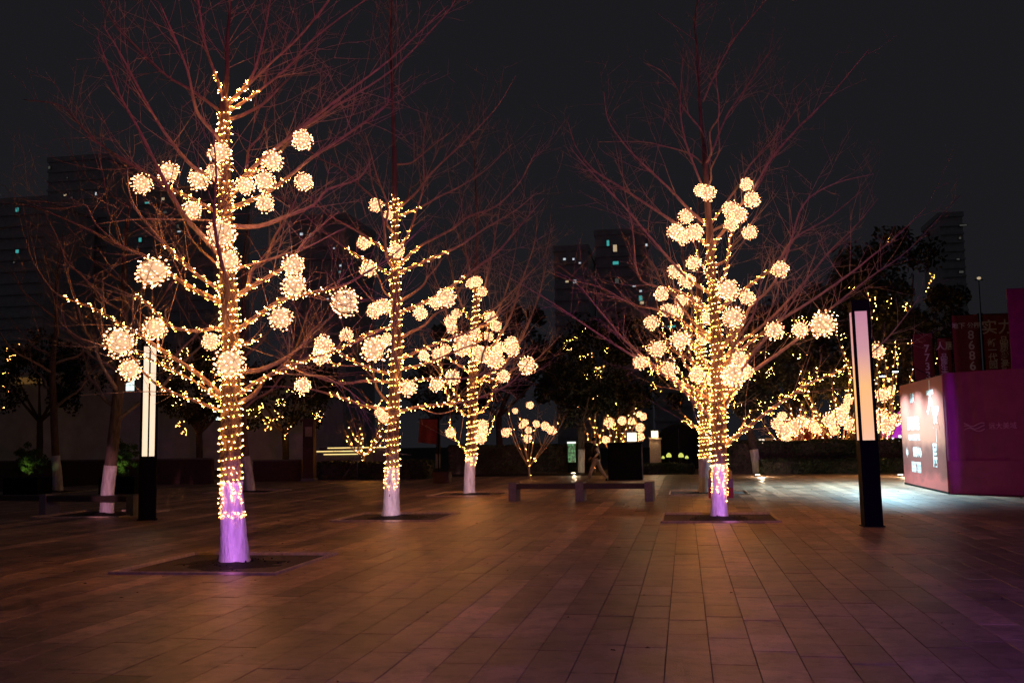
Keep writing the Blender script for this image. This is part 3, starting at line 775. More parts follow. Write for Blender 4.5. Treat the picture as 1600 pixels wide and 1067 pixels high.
# small lit trees in the background
def small_lit(label, phrase, u, Y, H, spread, seed, balls=(), nl=7, bulb_r=.03, space=.12, fork=.8, trunk_r=.09, wood='limb', dens=.5, coneup=1.):
    rg = random.Random(seed); b = standing(u, Y)
    t = thing('small_tree', label, 'tree', b, group='small lit trees behind the plaza')
    f = Vector((rg.uniform(-.05,.05), 0, fork)); m = MB()
    m.tube(catmull([Vector((0,0,-.2)), f*.5, f]), trunk_r, 8, .06); m.build('trunk', M[wood], t, True)
    curves = [(catmull([b, b+f*.5, b+f]), trunk_r)]
    for i in range(nl):
        az = i*2.399+rg.random()*.6; s = spread*rg.uniform(.6,1.1); top = H*rg.uniform(.75,1.05)
        P = [f, f + Vector((math.cos(az)*s*.45, math.sin(az)*s*.45, (top-fork)*.35*coneup)), Vector((math.cos(az)*s*.85, math.sin(az)*s*.85, fork+(top-fork)*.75)), Vector((math.cos(az)*s, math.sin(az)*s, top))]
        c = catmull(P, 4); grow_limb(t, (0,0,0), c, trunk_r*.5, rg, dens, tip=.012, mats=(wood,'twig'), twlen=.7)
        curves.append(([q+b for q in c], trunk_r*.4))
    def fn(wm, bm_):
        for c, r in curves: helix_string(c, [r]*len(c), .4, space*4, bulb_r, rg, wm, bm_, .05)
    make_string('warm fairy lights wound on the ' + phrase, b, fn, 'fairy lights in the trees behind')
    if balls: hang_balls(list(balls), phrase, 'glowing balls in the trees behind', Y, [(b_[0], b_[1], Y+rg.uniform(-.8,.8)) for b_ in balls], seed+1)
    return t
small_lit('small forked tree wrapped in fairy lights before the lit steps', 'small forked tree by the lit steps', 569, 46, 2.6, 1.3, 71, nl=9, bulb_r=.02, space=.09, dens=1.5, trunk_r=.06, fork=1.0)
small_lit('low bushy tree hung with small balls left of the walking person', 'low bushy tree left of the person', 828, 44, 3.3, 1.5, 72,
    [(805,642,4),(828,633,5),(820,660,5),(852,666,6),(838,662,5),(862,672,6),(826,672,5),(824,685,6),(815,665,4),(790,676,6),(795,673,4)], nl=9, bulb_r=.013, space=.22, fork=.5, trunk_r=.05)
small_lit('golden lit tree with balls behind the black kiosk', 'golden tree behind the black kiosk', 962, 58, 3.4, 1.6, 73,
    [(952,660,7),(972,657,6),(987,658,5),(999,647,4),(1005,651,5),(1000,668,6),(1000,682,6),(947,687,5)], nl=8, bulb_r=.02, space=.12)
small_lit('twin golden lit trunks behind the walking person', 'twin golden trunks behind the person', 928, 57, 3.2, .9, 74, nl=5, bulb_r=.02, space=.11)
small_lit('dazzling lit tree left of the red panel beyond the hedge', 'dazzling tree left of the red panel', 1236, 52, 3.2, 1.5, 75,
    [(1214,662,8),(1225,673,11),(1240,667,12),(1253,658,8),(1229,687,7),(1222,650,6)], nl=6, bulb_r=.02, space=.1)
small_lit('lit tree with a bright ball right of the red panel', 'lit tree right of the red panel', 1270, 53, 3.4, 1.2, 76,
    [(1269,663,9),(1278,671,6)], nl=6, bulb_r=.02, space=.1)
small_lit('dazzling forked lit tree left of the amber lamp column', 'forked tree left of the amber lamp', 1313, 51, 5.2, 2.0, 77,
    [(1299,657,11),(1312,650,12),(1320,638,7),(1331,664,10),(1325,626,6),(1304,672,7)], nl=9, bulb_r=.02, space=.09)
small_lit('dazzling tall lit tree right of the amber lamp column', 'tall tree right of the amber lamp', 1378, 50, 6.0, 2.0, 78,
    [(1377,652,11),(1386,664,11),(1379,617,9),(1370,548,11),(1400,655,8),(1371,669,7),(1392,610,5)], nl=9, bulb_r=.02, space=.09)

# ------------------------------------------------------------------ planting behind
evergreen('dark leafy tree with white foot standing left of the walking person', gnd(908,738), 6.2, (2.3,2.3,1.9), 81, 4200, white=1.25, trunk_r=.17, size=.11)
evergreen('dark leafy tree with leaning white foot right of the right tree', gnd(1183,739), 6.6, (2.6,2.6,2.2), 82, 4600, white=1.25, trunk_r=.19, lean=(-.5,.2), bulbs=160, bulb_r=.013, size=.11)
evergreen('dark tree with pale foot behind the brown planter box', gnd(684,731), 7.0, (2.4,2.4,2.0), 83, 3200, white=1.1, trunk_r=.15, size=.11)
evergreen('broad dark tree strewn with lights behind the amber lamp column', standing(1335,54), 10.5, (4.6,2.8,4.2), 84, 8500, white=0, trunk_r=.25, bulbs=260, bulb_r=.018, size=.15)
evergreen('dense dark tree rising behind the hedge at far right', standing(1420,58), 13.0, (4.2,3.2,4.6), 85, 8000, white=0, trunk_r=.25, bulbs=110, bulb_r=.014, size=.16)
evergreen('dark tree strewn with faint lights beyond the hedge', standing(1240,60), 9.5, (4.0,2.6,3.2), 86, 6500, white=0, trunk_r=.22, bulbs=150, bulb_r=.015, size=.15)
evergreen('dark round tree above the golden trunks', standing(970,62), 9.0, (5.0,3.0,3.1), 87, 7000, white=0, trunk_r=.22, bulbs=150, bulb_r=.015, size=.15)
evergreen('dark tree behind the front left trunk with scattered lights', standing(310,62), 8.5, (4.2,2.6,3.0), 88, 6000, white=0, trunk_r=.22, bulbs=170, bulb_r=.016, size=.15)
evergreen('dark tree between the two left lit trees with faint lights', standing(445,60), 7.2, (4.2,2.4,2.4), 89, 6000, white=0, trunk_r=.22, bulbs=170, bulb_r=.016, size=.15)
evergreen('dark tree with amber lights at the left edge', standing(60,66), 10.0, (4.5,2.6,3.2), 90, 6000, white=0, trunk_r=.22, bulbs=50, bulb_r=.016, size=.15)
evergreen('dark tree behind the low bushy tree', standing(780,66), 10.5, (5.5,3.0,3.6), 91, 7000, white=0, trunk_r=.22, size=.16)

def hedge(label, a, b, d, h, seed, n, leafmat='hedge', size=.06):
    rg = random.Random(seed); ax = b-a; L = ax.length; rz = math.atan2(ax.y, ax.x)
    t = thing('hedge', label, 'hedge', a, rz, 'clipped hedges behind the plaza')
    m = MB(); m.box((.05,.05,-.1), (L-.05,d-.05,h-.06)); m.build('branches', M['darkbark'], t)
    m = MB()
    for _ in range(n):
        f = rg.random()
        if f < .62: p = Vector((rg.uniform(0,L), rg.uniform(-.03,.05), rg.uniform(0,h)))
        elif f < .94: p = Vector((rg.uniform(0,L), rg.uniform(0,d), h+rg.uniform(-.06,.05)))
        else: p = Vector((rg.choice([0,L]), rg.uniform(0,d), rg.uniform(0,h)))
        p += Vector((0, .05*math.sin(p.x*2.1), .04*math.sin(p.x*1.7)))
        a_ = rnd_unit(rg)*size*rg.uniform(.6,1.3); b_ = rnd_unit(rg).cross(a_)
        if b_.length < 1e-6: continue
        b_ = b_.normalized()*a_.length*.55; m.quad(p-a_, p-b_, p+a_, p+b_)
    o = m.build('foliage', M[leafmat], t); o['kind'] = 'stuff'
def X(u, Y): return standing(u, Y)
hedge('tall clipped hedge running from right tree to the red booth', X(1140,48.5), X(1425,48.5), 1.2, 1.45, 92, 9000)
hedge('low clipped hedge in front of the tall hedge at right', X(1190,46.5), X(1425,46.5), 1.0, .62, 93, 5000)
hedge('clipped hedge below the lit steps left of the brown planter', X(488,45), X(668,45), 1.4, .8, 94, 5000)
hedge('dark hedge behind the long bench', X(700,54), X(925,54), 1.2, 1.45, 95, 5500)
hedge('hedge strip in front of the yellow glowing stones', X(1004,49), X(1085,49), .8, .42, 96, 2500)
# floodlit shrubs at the left
for (u, v, lab, s) in ((43,706,'floodlit green shrub in a planter at far left', 72), (192,702,'floodlit green shrub behind the leaning dark tree', 73)):
    b = X(u, 34); rg = random.Random(s)
    t = thing('shrub', lab, 'shrub', b, group='floodlit shrubs at left')
    part(t, 'planter', M['black'], (-.7,-.45,0), (.7,.45,.62), .02)
    m = MB(); m.tube([(0,0,.5),(.02,0,1.0),(0,.05,1.6)], .03, 6); m.build('stem', M['darkbark'], t, True)
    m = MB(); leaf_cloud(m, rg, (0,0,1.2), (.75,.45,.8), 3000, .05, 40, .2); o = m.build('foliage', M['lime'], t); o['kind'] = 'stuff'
    m = MB(); m.lathe((.15,-.62,.62), [(.0,0),(.06,.0),(.07,.05)], 10); m.build('floodlight', M['black'], t)
    l = bpy.data.lights.new('shrub_light', 'SPOT'); l.color = (.75,1,.35); l.energy = 16; l.spot_size = R(60); l.spot_blend = .8; l.shadow_soft_size = .05
    o = bpy.data.objects.new('shrub_light', l); COL.objects.link(o); o.parent = t; o.location = (.1,-.75,.72); o.rotation_euler = (R(118),0,0)

# ------------------------------------------------------------------ ground uplights
M['uplens'] = emat('uplight_lens', (1,.80,.52), 6)
for (u, v, lab) in ((896,741,'glowing uplight at the foot of the tree by the walking person'), (1184,744,'glowing uplight at the foot of the leaning white trunk'),
                    (1407,744,'glowing uplight beside the red booth')):
    b = gnd(u, v); t = thing('ground_uplight', lab, 'uplight', b, group='uplights set in the ground')
    m = MB(); m.lathe((0,0,0), [(.16,-.004),(.16,.05),(.12,.06)], 14); m.build('housing', M['black'], t, True)
    m = MB(); m.lathe((0,0,.061), [(.115,0),(.08,.02)], 14); m.build('lens', M['uplens'], t, True)
    l = bpy.data.lights.new('uplight_lamp', 'POINT'); l.color = (1,.78,.5); l.energy = 45; l.shadow_soft_size = .06
    o = bpy.data.objects.new('uplight_lamp', l); COL.objects.link(o); o.parent = t; o.location = (.12,-.45,.30)

# ------------------------------------------------------------------ booth
bn = gnd(1484,772); bl = gnd(1415,756); brt = gnd(1640,777)
Hb = 3.42
def face(name, a, b):
    ax = b-a; L = ax.length; rz = math.atan2(ax.y, ax.x); return L, rz
def poster_mat():
    m = mat('poster_print', (.62,.22,.15), .5, .15, 2); nt = m.node_tree; N = nt.nodes; L = nt.links
    tc = N.new('ShaderNodeTexCoord'); sp = N.new('ShaderNodeSeparateXYZ'); L.new(tc.outputs['Object'], sp.inputs[0])
    n = N.new('ShaderNodeTexNoise'); n.inputs['Scale'].default_value = 1.1; n.inputs['Detail'].default_value = 4
    mpn = N.new('ShaderNodeMapping'); mpn.inputs['Scale'].default_value = (1,1,2.2); L.new(tc.outputs['Object'], mpn.inputs[0]); L.new(mpn.outputs[0], n.inputs['Vector'])
    ad = N.new('ShaderNodeMath'); ad.operation = 'MULTIPLY_ADD'; L.new(n.outputs['Fac'], ad.inputs[0]); ad.inputs[1].default_value = .9; L.new(sp.outputs['Z'], ad.inputs[2])
    mr = N.new('ShaderNodeMapRange'); mr.inputs['From Min'].default_value = .35; mr.inputs['From Max'].default_value = 3.9; L.new(ad.outputs[0], mr.inputs[0])
    r = N.new('ShaderNodeValToRGB'); L.new(mr.outputs[0], r.inputs[0]); e = r.color_ramp.elements
    e[0].position = 0; e[0].color = (.50,.10,.09,1); e[1].position = 1; e[1].color = (.46,.10,.08,1)
    for p, c in ((.10,(.62,.12,.11,1)),(.20,(.25,.06,.055,1)),(.36,(.20,.06,.05,1)),(.48,(.50,.17,.11,1)),(.7,(.50,.13,.09,1))):
        x = e.new(p); x.color = c
    L.new(r.outputs[0], N['Principled BSDF'].inputs['Base Color']); return m
M['poster'] = poster_mat()
M['purplecloth'] = mat('crimson_cloth', (.18,.018,.06), .75, .2, 3, .25, 5)
M['coldlens'] = emat('cold_lens', (.75,.95,1), 12)
booth = thing('advert_booth', 'red advertising booth with lit poster side and purple-lit cloth side', 'booth', bn)
L1, rz1 = face('l', bl, bn); L2, rz2 = face('r', bn, brt)
RW = Matrix.Rotation(rz2, 3, 'Z')
# cloth side: one rippled sheet
m = MB(); nx, nz = 46, 24
for j in range(nz+1):
    for i in range(nx+1):
        x = L2*i/nx; z = .03 + (Hb-.03)*j/nz
        rip = .055*math.exp(-x/.6)*math.sin(x*15) + .012*math.sin(x*3.1+z*.7) + (.028*math.sin((x*2.4+z*1.6)*3)*math.exp(-z/.45)) 
        m.v.append(tuple(RW @ Vector((x, -rip, z))))
for j in range(nz):
    for i in range(nx):
        a = j*(nx+1)+i; m.f.append((a,a+1,a+nx+2,a+nx+1)); m.m.append(0)
cloth = m.build('cloth_side', M['purplecloth'], booth, True)
cl2 = MB(); cl2.box((.02,-.055,.03), (L2,-.045,.95)); o = cl2.build('lower_cloth_band', M['purplecloth'], booth); o.rotation_euler.z = rz2
# core box behind both faces
m = MB(); off = bl-bn
q = [Vector((0,0)), Vector((off.x, off.y)), Vector((off.x, off.y)) + Vector((math.cos(rz2), math.sin(rz2)))*L2, Vector((math.cos(rz2), math.sin(rz2)))*L2]
c_ = sum(q, Vector((0,0)))/4; q = [p + (c_-p).normalized()*.07 for p in q]
m.v = [(p.x,p.y,.0) for p in q] + [(p.x,p.y,Hb-.02) for p in q]
m.f = [(0,1,2,3),(4,7,6,5),(0,4,5,1),(1,5,6,2),(2,6,7,3),(3,7,4,0)]; m.m = [0]*6
m.build('frame', M['black'], booth)
# poster side
m = MB(); m.box((0,-.03,.06), (L1-.03,0,Hb-.05)); pst = m.build('poster_side', M['poster'], booth); pst.location = off; pst.rotation_euler.z = rz1
m = MB(); m.box((0,-.035,0), (L1,.0,.055)); o = m.build('base_rail', M['black'], booth); o.location = off; o.rotation_euler.z = rz1
def letter(parent, body, x, z, size, mt, y=-.036, thick=0., rot=None, vertical=False, sx=1., space=1., name='lettering'):
    me = text_mesh(body, size, mt, thick, .003, vertical, space)
    o = bpy.data.objects.new(name, me); COL.objects.link(o); o.parent = parent; o.location = (x, y, z); o.rotation_euler = (R(90), 0, 0); o.scale = (sx,1,1); return o
W_ = L1
letter(pst, '大', W_*.74, 2.72, 1.05, M['text'], thick=.025, sx=.95)
letter(pst, '平', W_*.84, 1.92, 1.15, M['text'], thick=.03, sx=.75)
letter(pst, '层', W_*.78, 1.02, .78, M['text'], thick=.014, sx=.75)
letter(pst, '品质', W_*.32, 2.86, .34, M['text'], thick=.006)
letter(pst, '阔景大宅', W_*.32, 2.02, .46, M['text'], thick=.012, sx=1.0)
letter(pst, '瞰江平层全新开放', W_*.32, 1.58, .20, M['text'], thick=.004, sx=1.1)
letter(pst, '营销中心', W_*.38, 1.10, .32, M['text'], thick=.008)
letter(pst, '8686 7333', W_*.34, .62, .46, M['text'], thick=.012, sx=.74)
m = MB(); x, z = W_*.12, 1.10
m.v = [(x-.20,-.034,z),(x,-.034,z+.17),(x,-.034,z+.08),(x+.16,-.034,z+.08),(x+.16,-.034,z-.08),(x,-.034,z-.08),(x,-.034,z-.17)]
m.v += [(a,-.029,c) for (a,b,c) in m.v]; m.f = [(6,5,4,3,2,1,0)] + [(i,(i+1)%7,7+(i+1)%7,7+i) for i in range(7)]; m.m = [0]*8
m.build('arrow', M['text'], pst)
# faint logo and name on the cloth side
M['faint'] = mat('faded_print', (.42,.16,.24), .8, .1, 10)
for k in range(3):
    m = MB(); m.tube([(.56+.095*i, -.062, 1.80+.07*k+.05*math.sin(i*1.1+k)) for i in range(7)], .012, 5)
    o = m.build('logo_wave', M['faint'], booth); o.rotation_euler.z = rz2
o = letter(booth, '远大美域', 0, 0, .19, M['faint']); o.location = RW @ Vector((1.62,-.06,1.88)); o.rotation_euler = (R(90),0,rz2)
# arm spotlights over the poster
dirn = Vector((math.cos(rz1), math.sin(rz1), 0)); nrm = Vector((math.sin(rz1), -math.cos(rz1), 0))
for k, f in enumerate((.12,.45,.80)):
    p0 = Vector((off.x,off.y,0)) + dirn*L1*f + Vector((0,0,Hb-.04)); p1 = p0 + nrm*.55 + Vector((0,0,.32)); p2 = p0 + nrm*1.05 + Vector((0,0,.26))
    m = MB(); m.tube([p0,p1,p2], .012, 6); ob = m.build('lamp_arm', M['black'], booth, True)
    m = MB(); m.lathe((p2.x,p2.y,p2.z-.06), [(.10,0),(.09,.06),(.03,.10)], 12); m.build('lamp_head', M['black'], ob, True)
    m = MB(); m.lathe((p2.x,p2.y,p2.z-.075), [(.085,0),(.085,.012)], 12); m.build('lamp_lens', M['coldlens'], ob, True)
    l = bpy.data.lights.new('booth_lamp', 'SPOT'); l.color = (.42,.82,1.0); l.energy = 1050; l.spot_size = R(140); l.spot_blend = .6; l.shadow_soft_size = .08
    o = bpy.data.objects.new('booth_lamp', l); COL.objects.link(o); o.parent = booth; o.location = p2 + Vector((0,0,-.10)) + nrm*.02
    o.rotation_euler = (Vector((0,0,-1)) + nrm*.03).to_track_quat('-Z','Y').to_euler()

# red banners standing behind the booth
def banner(u0, u1, v0, v1, Y, label, words, mt='redcloth'):
    a, b = X(u0, Y), X(u1, Y); Wd = (b-a).length; top = at((u0+u1)/2, v0, Y).z; bot = max(.3, at((u0+u1)/2, v1, Y).z)
    t = thing('banner', label, 'banner', (a+b)/2, group='red banners behind the booth')
    m = MB(); n = 10
    for j in range(11):
        for i in range(n+1): m.v.append((-Wd/2+Wd*i/n, .02*math.sin(i*1.1+j*.4), bot+(top-bot)*j/10))
    for j in range(10):
        for i in range(n): k = j*(n+1)+i; m.f.append((k,k+1,k+n+2,k+n+1)); m.m.append(0)
    m.build('cloth', M[mt], t, True)
    for s in (-1,1):
        m = MB(); m.tube([(s*Wd/2,.04,-.1),(s*Wd/2,.04,top+.06)], .03, 8); m.build('pole', M['black'], t, True)
    m = MB(); m.tube([(-Wd/2,.04,top),(Wd/2,.04,top)], .025, 8); m.build('crossbar', M['black'], t, True)
    for (body, fx, vv, size, vert) in words:
        z = at((u0+u1)/2, vv, Y).z
        letter(t, body, fx*Wd, z, size, M['faintw'], y=-.05, vertical=vert, space=.85, thick=.006)
M['faintw'] = mat('weathered_print', (.50,.40,.38), .8, .1, 10)
YB = 40
banner(1438,1470,521,640,YB+2,'short dark red banner left of the tall ones', [('7733', .15, 566, .42, True)])
banner(1477,1499,528,640,YB+1,'dim narrow red banner reading two characters beside the tall banner', [('人居', .0, 541, .34, False), ('品质生活', -.1, 572, .28, True)])
banner(1502,1545,492,640,YB,'tall red banner with vertical phone number', [('地下 公园', 0, 509, .24, False), ('86867', .16, 556, .46, True)])
banner(1551,1594,490,640,YB-.5,'tall red banner with two large brush characters at right', [('实力', .02, 512, .58, False), ('新一代园', -.22, 553, .32, True), ('品质盛宴实', .22, 555, .32, True)])
M['magenta'] = mat('magenta_panel', (.22,.015,.07), .6, .2, 3)
pb = X(1600, 34); t = thing('tall_panel', 'narrow magenta panel cut off by the right edge', 'panel', pb)
part(t, 'board', M['magenta'], (-.12,0,.9), (1.4,.08,at(1600,450,34).z), .01); part(t, 'foot', M['black'], (0,-.2,-.02), (1.2,.4,.1), .02); part(t, 'post', M['black'], (.55,.01,.1),(.65,.07,.9))

# ------------------------------------------------------------------ things behind the plaza
# black kiosk with lantern
kb = X(977, 42); kw = 52*42/FPX
t = thing('kiosk', 'black box kiosk right of the walking person', 'kiosk', kb)
kh = at(977,691,42).z
part(t, 'body', M['black'], (-kw/2,0,0), (kw/2,1.2,kh-.05), .02); part(t, 'roof_plate', M['black'], (-kw/2-.03,-.03,kh-.05), (kw/2+.03,1.23,kh), .01)
part(t, 'door', M['black'], (-kw*.05,-.012,.1), (kw*.42,-.002,kh-.15)); part(t, 'corner_trim', M['stone'], (kw/2,-.02,0), (kw/2+.035,.05,kh-.06))
M['lantern'] = emat('lantern_glass', (1,.86,.66), 1.5)
def lantern(p, s, h, label, stand=None):
    t = thing('lantern', label, 'lantern', p, group='box lanterns behind the plaza')
    part(t, 'base_plate', M['black'], (-s/2-.03,-s/2-.03,0), (s/2+.03,s/2+.03,.04)); part(t, 'glass', M['lantern'], (-s/2+.02,-s/2+.02,.04), (s/2-.02,s/2-.02,h-.04))
    part(t, 'lid', M['black'], (-s/2-.03,-s/2-.03,h-.04), (s/2+.03,s/2+.03,h+.02), .01)
    for sx in (-1,1):
        for sy in (-1,1): part(t, 'corner_bar', M['black'], (sx*s/2-.02,sy*s/2-.02,.04), (sx*s/2+.02,sy*s/2+.02,h-.04))
    l = bpy.data.lights.new('lantern_light', 'POINT'); l.color = (1,.68,.36); l.energy = 30; l.shadow_soft_size = .1
    o = bpy.data.objects.new('lantern_light', l); COL.objects.link(o); o.parent = t; o.location = (0,-s/2-.16,h*.5)
    part(t, 'middle_bar', M['black'], (-.012,-s/2-.004,.04), (.012,-s/2+.018,h-.04))
lantern(Vector((at(987,690,42).x,42.5,kh)), .42, .44, 'box lantern with black bars glowing on the kiosk roof')
pb = X(1025,50); t = thing('gate_pillar', 'stone gate pillar below a glowing lantern', 'pillar', pb); ph = at(1025,684,50).z
part(t, 'shaft', M['kerb'], (-.27,-.27,0), (.27,.27,ph-.06), .02); part(t, 'coping', M['kerb'], (-.31,-.31,ph-.06), (.31,.31,ph), .01)
lantern(Vector((pb.x,pb.y,ph)), .36, .38, 'small white lantern glowing on the stone gate pillar')
pb = X(1188,56); t = thing('gate_pillar', 'pale stone pillar beyond the hedge right of the leaning trunk', 'pillar', X(1199,56)); part(t, 'shaft', M['kerb'], (-.30,-.3,0), (.30,.3,1.55), .02); part(t, 'coping', M['kerb'], (-.34,-.34,1.55), (.34,.34,1.62), .01)
lantern(Vector((pb.x,54.5,.9)), .34, .7, 'narrow white lantern beyond the hedge beside the leaning trunk')
t = thing('post', 'dark post carrying the narrow white lantern', 'post', (pb.x,54.5,0)); part(t, 'shaft', M['black'], (-.1,-.1,-.05), (.1,.1,.86), .01); part(t, 'top_plate', M['black'], (-.2,-.2,.86), (.2,.2,.9))
# dark archway
ab = X(1062,56); t = thing('archway', 'dark rounded gateway behind the right tree', 'gateway', ab)
m = MB(); n = 14; Ro, Ri, hh = 1.25, .95, 1.35
prof = [(-Ro,0)] + [(-Ro*math.cos(math.pi*i/n), hh+Ro*math.sin(math.pi*i/n)*.9) for i in range(n+1)] + [(Ro,0)]
inn = [(-Ri,0)] + [(-Ri*math.cos(math.pi*i/n), hh+Ri*math.sin(math.pi*i/n)*.9) for i in range(n+1)] + [(Ri,0)]
k = len(prof)
for y in (0,.5):
    for P in (prof, inn):
        for (x, z) in P: m.v.append((x, y, z))
for i in range(k-1):
    m.f += [(i,k+i,k+i+1,i+1),(2*k+i,2*k+i+1,3*k+i+1,3*k+i),(i,i+1,2*k+i+1,2*k+i),(k+i,3*k+i,3*k+i+1,k+i+1)]; m.m += [0]*4
m.build('arch', M['black'], t); part(t, 'door_leaf', M['black'], (-.94,.22,0), (-.01,.28,2.2)); part(t, 'door_leaf', M['black'], (.01,.22,0), (.94,.28,2.2))
# glowing yellow stones
M['glowstone'] = emat('yellow_glow', (.62,.66,.12), .8)
for i, (u, v, s) in enumerate(((1036,713,.07),(1045,711,.12),(1064,711,.12),(1073,713,.08))):
    p = at(u, v, 49.9); b = Vector((p.x, 49.9, 0)); m = MB()
    t = thing('glow_stone', ['small dim yellow glowing stone, leftmost of four','bright yellow dome light, second of four','bright yellow dome light, third of four','small dim yellow glowing stone, rightmost of four'][i], 'garden light', b, group='yellow glowing garden lights')
    m.lathe((0,0,p.z-.1), [(s,0),(s*1.1,s*.6),(s*.9,s*1.2),(s*.4,s*1.7),(.02,s*1.8)], 10); m.build('globe', M['glowstone'], t, True)
    m = MB(); m.tube([(0,0,-.05),(0,0,p.z-.1)], .05, 8); m.build('stake', M['black'], t, True)
# green lit notice box
gb = X(894,52); t = thing('notice_box', 'green lit notice box with white top left of the white trunk', 'notice box', gb)
gz0, gz1 = at(894,722,52).z, at(894,690,52).z
M['greenleaf'] = emat('green_screen', (.12,.45,.16), .35); M['paleglow'] = emat('white_strip', (.85,1,.85), 1.0)
nt = M['greenleaf'].node_tree; n_ = nt.nodes.new('ShaderNodeTexNoise'); n_.inputs['Scale'].default_value = 9
r_ = nt.nodes.new('ShaderNodeValToRGB'); r_.color_ramp.elements[0].position = .46; r_.color_ramp.elements[0].color = (.004,.012,.005,1); r_.color_ramp.elements[1].position = .6; r_.color_ramp.elements[1].color = (.30,.85,.36,1)
nt.links.new(n_.outputs['Fac'], r_.inputs[0]); nt.links.new(r_.outputs[0], nt.nodes['Principled BSDF'].inputs['Emission Color'])
part(t, 'screen', M['greenleaf'], (-.2,-.03,gz0), (.2,.0,gz1-.1)); part(t, 'housing', M['black'], (-.24,0,0), (.24,.3,gz1)); part(t, 'light_strip', M['paleglow'], (-.22,-.05,gz1-.09), (.22,.0,gz1))
# painted box behind the right tree
b = gnd(1127,778); t = thing('painted_box', 'yellow, violet and crimson banded box behind the right tree', 'box', b + Vector((0,.25,0)))
wq = 18.5*b.y/FPX; hq = 43*b.y/FPX
M['yel'] = mat('yellow_paint', (.80,.50,.12), .5, .1, 8); M['vio'] = mat('violet_paint', (.40,.22,.42), .5, .1, 8); M['cri'] = mat('crimson_paint', (.62,.06,.12), .5, .1, 8)
part(t, 'lower_band', M['cri'], (-wq,-.25,0), (wq,.25,hq*.36), .02); part(t, 'middle_band', M['vio'], (-wq,-.25,hq*.362), (wq,.25,hq*.68), .02); part(t, 'lid', M['yel'], (-wq+.02,-.23,hq*.682), (wq-.02,.23,hq), .05)
part(t, 'slot', M['black'], (-wq*.5,-.262,hq*.74), (wq*.5,-.235,hq*.82))
# brown planter box
b = gnd(689,755); t = thing('planter_box', 'brown planter box before the pale-footed dark tree', 'planter', b); s = 13*b.y/FPX
part(t, 'body', M['rust'], (-s,0,0), (s,.5,.40), .02); part(t, 'rim', M['rust'], (-s-.03,-.03,.40), (s+.03,.53,.46), .01); part(t, 'soil', M['soil'], (-s+.04,.04,.44), (s-.04,.46,.468))
# pillar with plaque
b = gnd(481,752); t = thing('sign_pillar', 'dark brown pillar with small pale plaque left of the lit steps', 'pillar', b); s = 9*b.y/FPX; ph = at(481,654,b.y).z
part(t, 'shaft', M['rust'], (-s,0,0), (s,.4,ph-.12), .02); part(t, 'cap', M['rust'], (-s-.04,-.04,ph-.12), (s+.04,.44,ph), .02)
part(t, 'plaque', M['kerb'], (-s*.55,-.02,at(481,682,b.y).z), (s*.75,-.002,at(481,667,b.y).z), .004)
part(t, 'plinth', M['stone'], (-s-.06,-.06,-.01), (s+.06,.46,.14), .02)
# red cloth panel
b = X(668,55); t = thing('red_banner', 'red cloth panel hanging right of the middle trunk', 'banner', b); z0, z1 = at(668,691,55).z, at(668,655,55).z
m = MB(); n = 8; s = 15*55/FPX
for j in range(7):
    for i in range(n+1): m.v.append((-s+2*s*i/n+(.1*(j/6)), .05*math.sin(i*1.3), z0+(z1-z0)*j/6-.12*(i/n)*(1-j/6)))
for j in range(6):
    for i in range(n): k = j*(n+1)+i; m.f.append((k,k+1,k+n+2,k+n+1)); m.m.append(0)
m.build('cloth', M['redboard'], t, True); m = MB(); m.tube([(s+.1,.05,-.1),(s+.1,.05,z1+.1)], .04, 8); m.build('pole', M['black'], t, True)
m = MB(); m.tube([(-s,.05,z1+.02),(s+.1,.05,z1+.02)], .03, 8); m.build('crossbar', M['black'], t, True)
# red board and magenta screen beyond the hedge
b = X(1262,58); t = thing('red_board', 'red board standing beyond the hedge among the lit trees', 'board', b)
part(t, 'panel', M['redboard'], (-1.5,0,.3), (1.4,.1,2.6), .01); part(t, 'post', M['black'], (-1.2,.11,-.1), (-1.1,.2,2.5)); part(t, 'post', M['black'], (1.0,.11,-.1), (1.1,.2,2.5))
M['screen'] = emat('magenta_screen', (.55,.02,.62), .55)
b = X(1403,56); t = thing('screen', 'glowing magenta screen beyond the hedge left of the booth', 'screen', b)
z0, z1 = at(1403,684,56).z, at(1403,642,56).z
part(t, 'display', M['screen'], (-.75,0,z0), (.75,.08,z1)); part(t, 'stand', M['black'], (-.3,.1,-.1), (.3,.2,z1)); 
M['wglow'] = emat('white_letters', (.9,.95,1), 1.6)
letter(t, '乐都', -.42, z0+.75, .5, M['wglow'], y=-.01, vertical=True, space=.85)
for i, dx in enumerate((-.6,-.25,.1,.4)):
    part(t, 'lit_figure', M['wglow'], (dx,-.06,z0-.28), (dx+.14,-.03,z0-.28+(.3 if i % 2 else .42)), .02)
# lit steps
b = X(500,52); t = thing('garden_steps', 'low garden steps edged with three glowing strips', 'steps', b); M['strip'] = emat('warm_strip', (1,.70,.25), 1.4)
for i, (u0, u1, v) in enumerate(((506,562,709.5),(490,566,705),(512,604,699.5))):
    Y = 51+i*.9; p, q_ = at(u0, v, Y), at(u1, v, Y); lo = Vector((p.x, Y, p.z)) - b; hi = Vector((q_.x, Y, q_.z)) - b
    part(t, 'step', M['stone'], (lo.x-.5, lo.y+.012, -.1), (hi.x+.3, lo.y+.9, lo.z+.02), .02)
    part(t, 'light_strip', M['strip'], (lo.x, lo.y-.03, lo.z-.03), (hi.x, lo.y+.008, lo.z+.008))
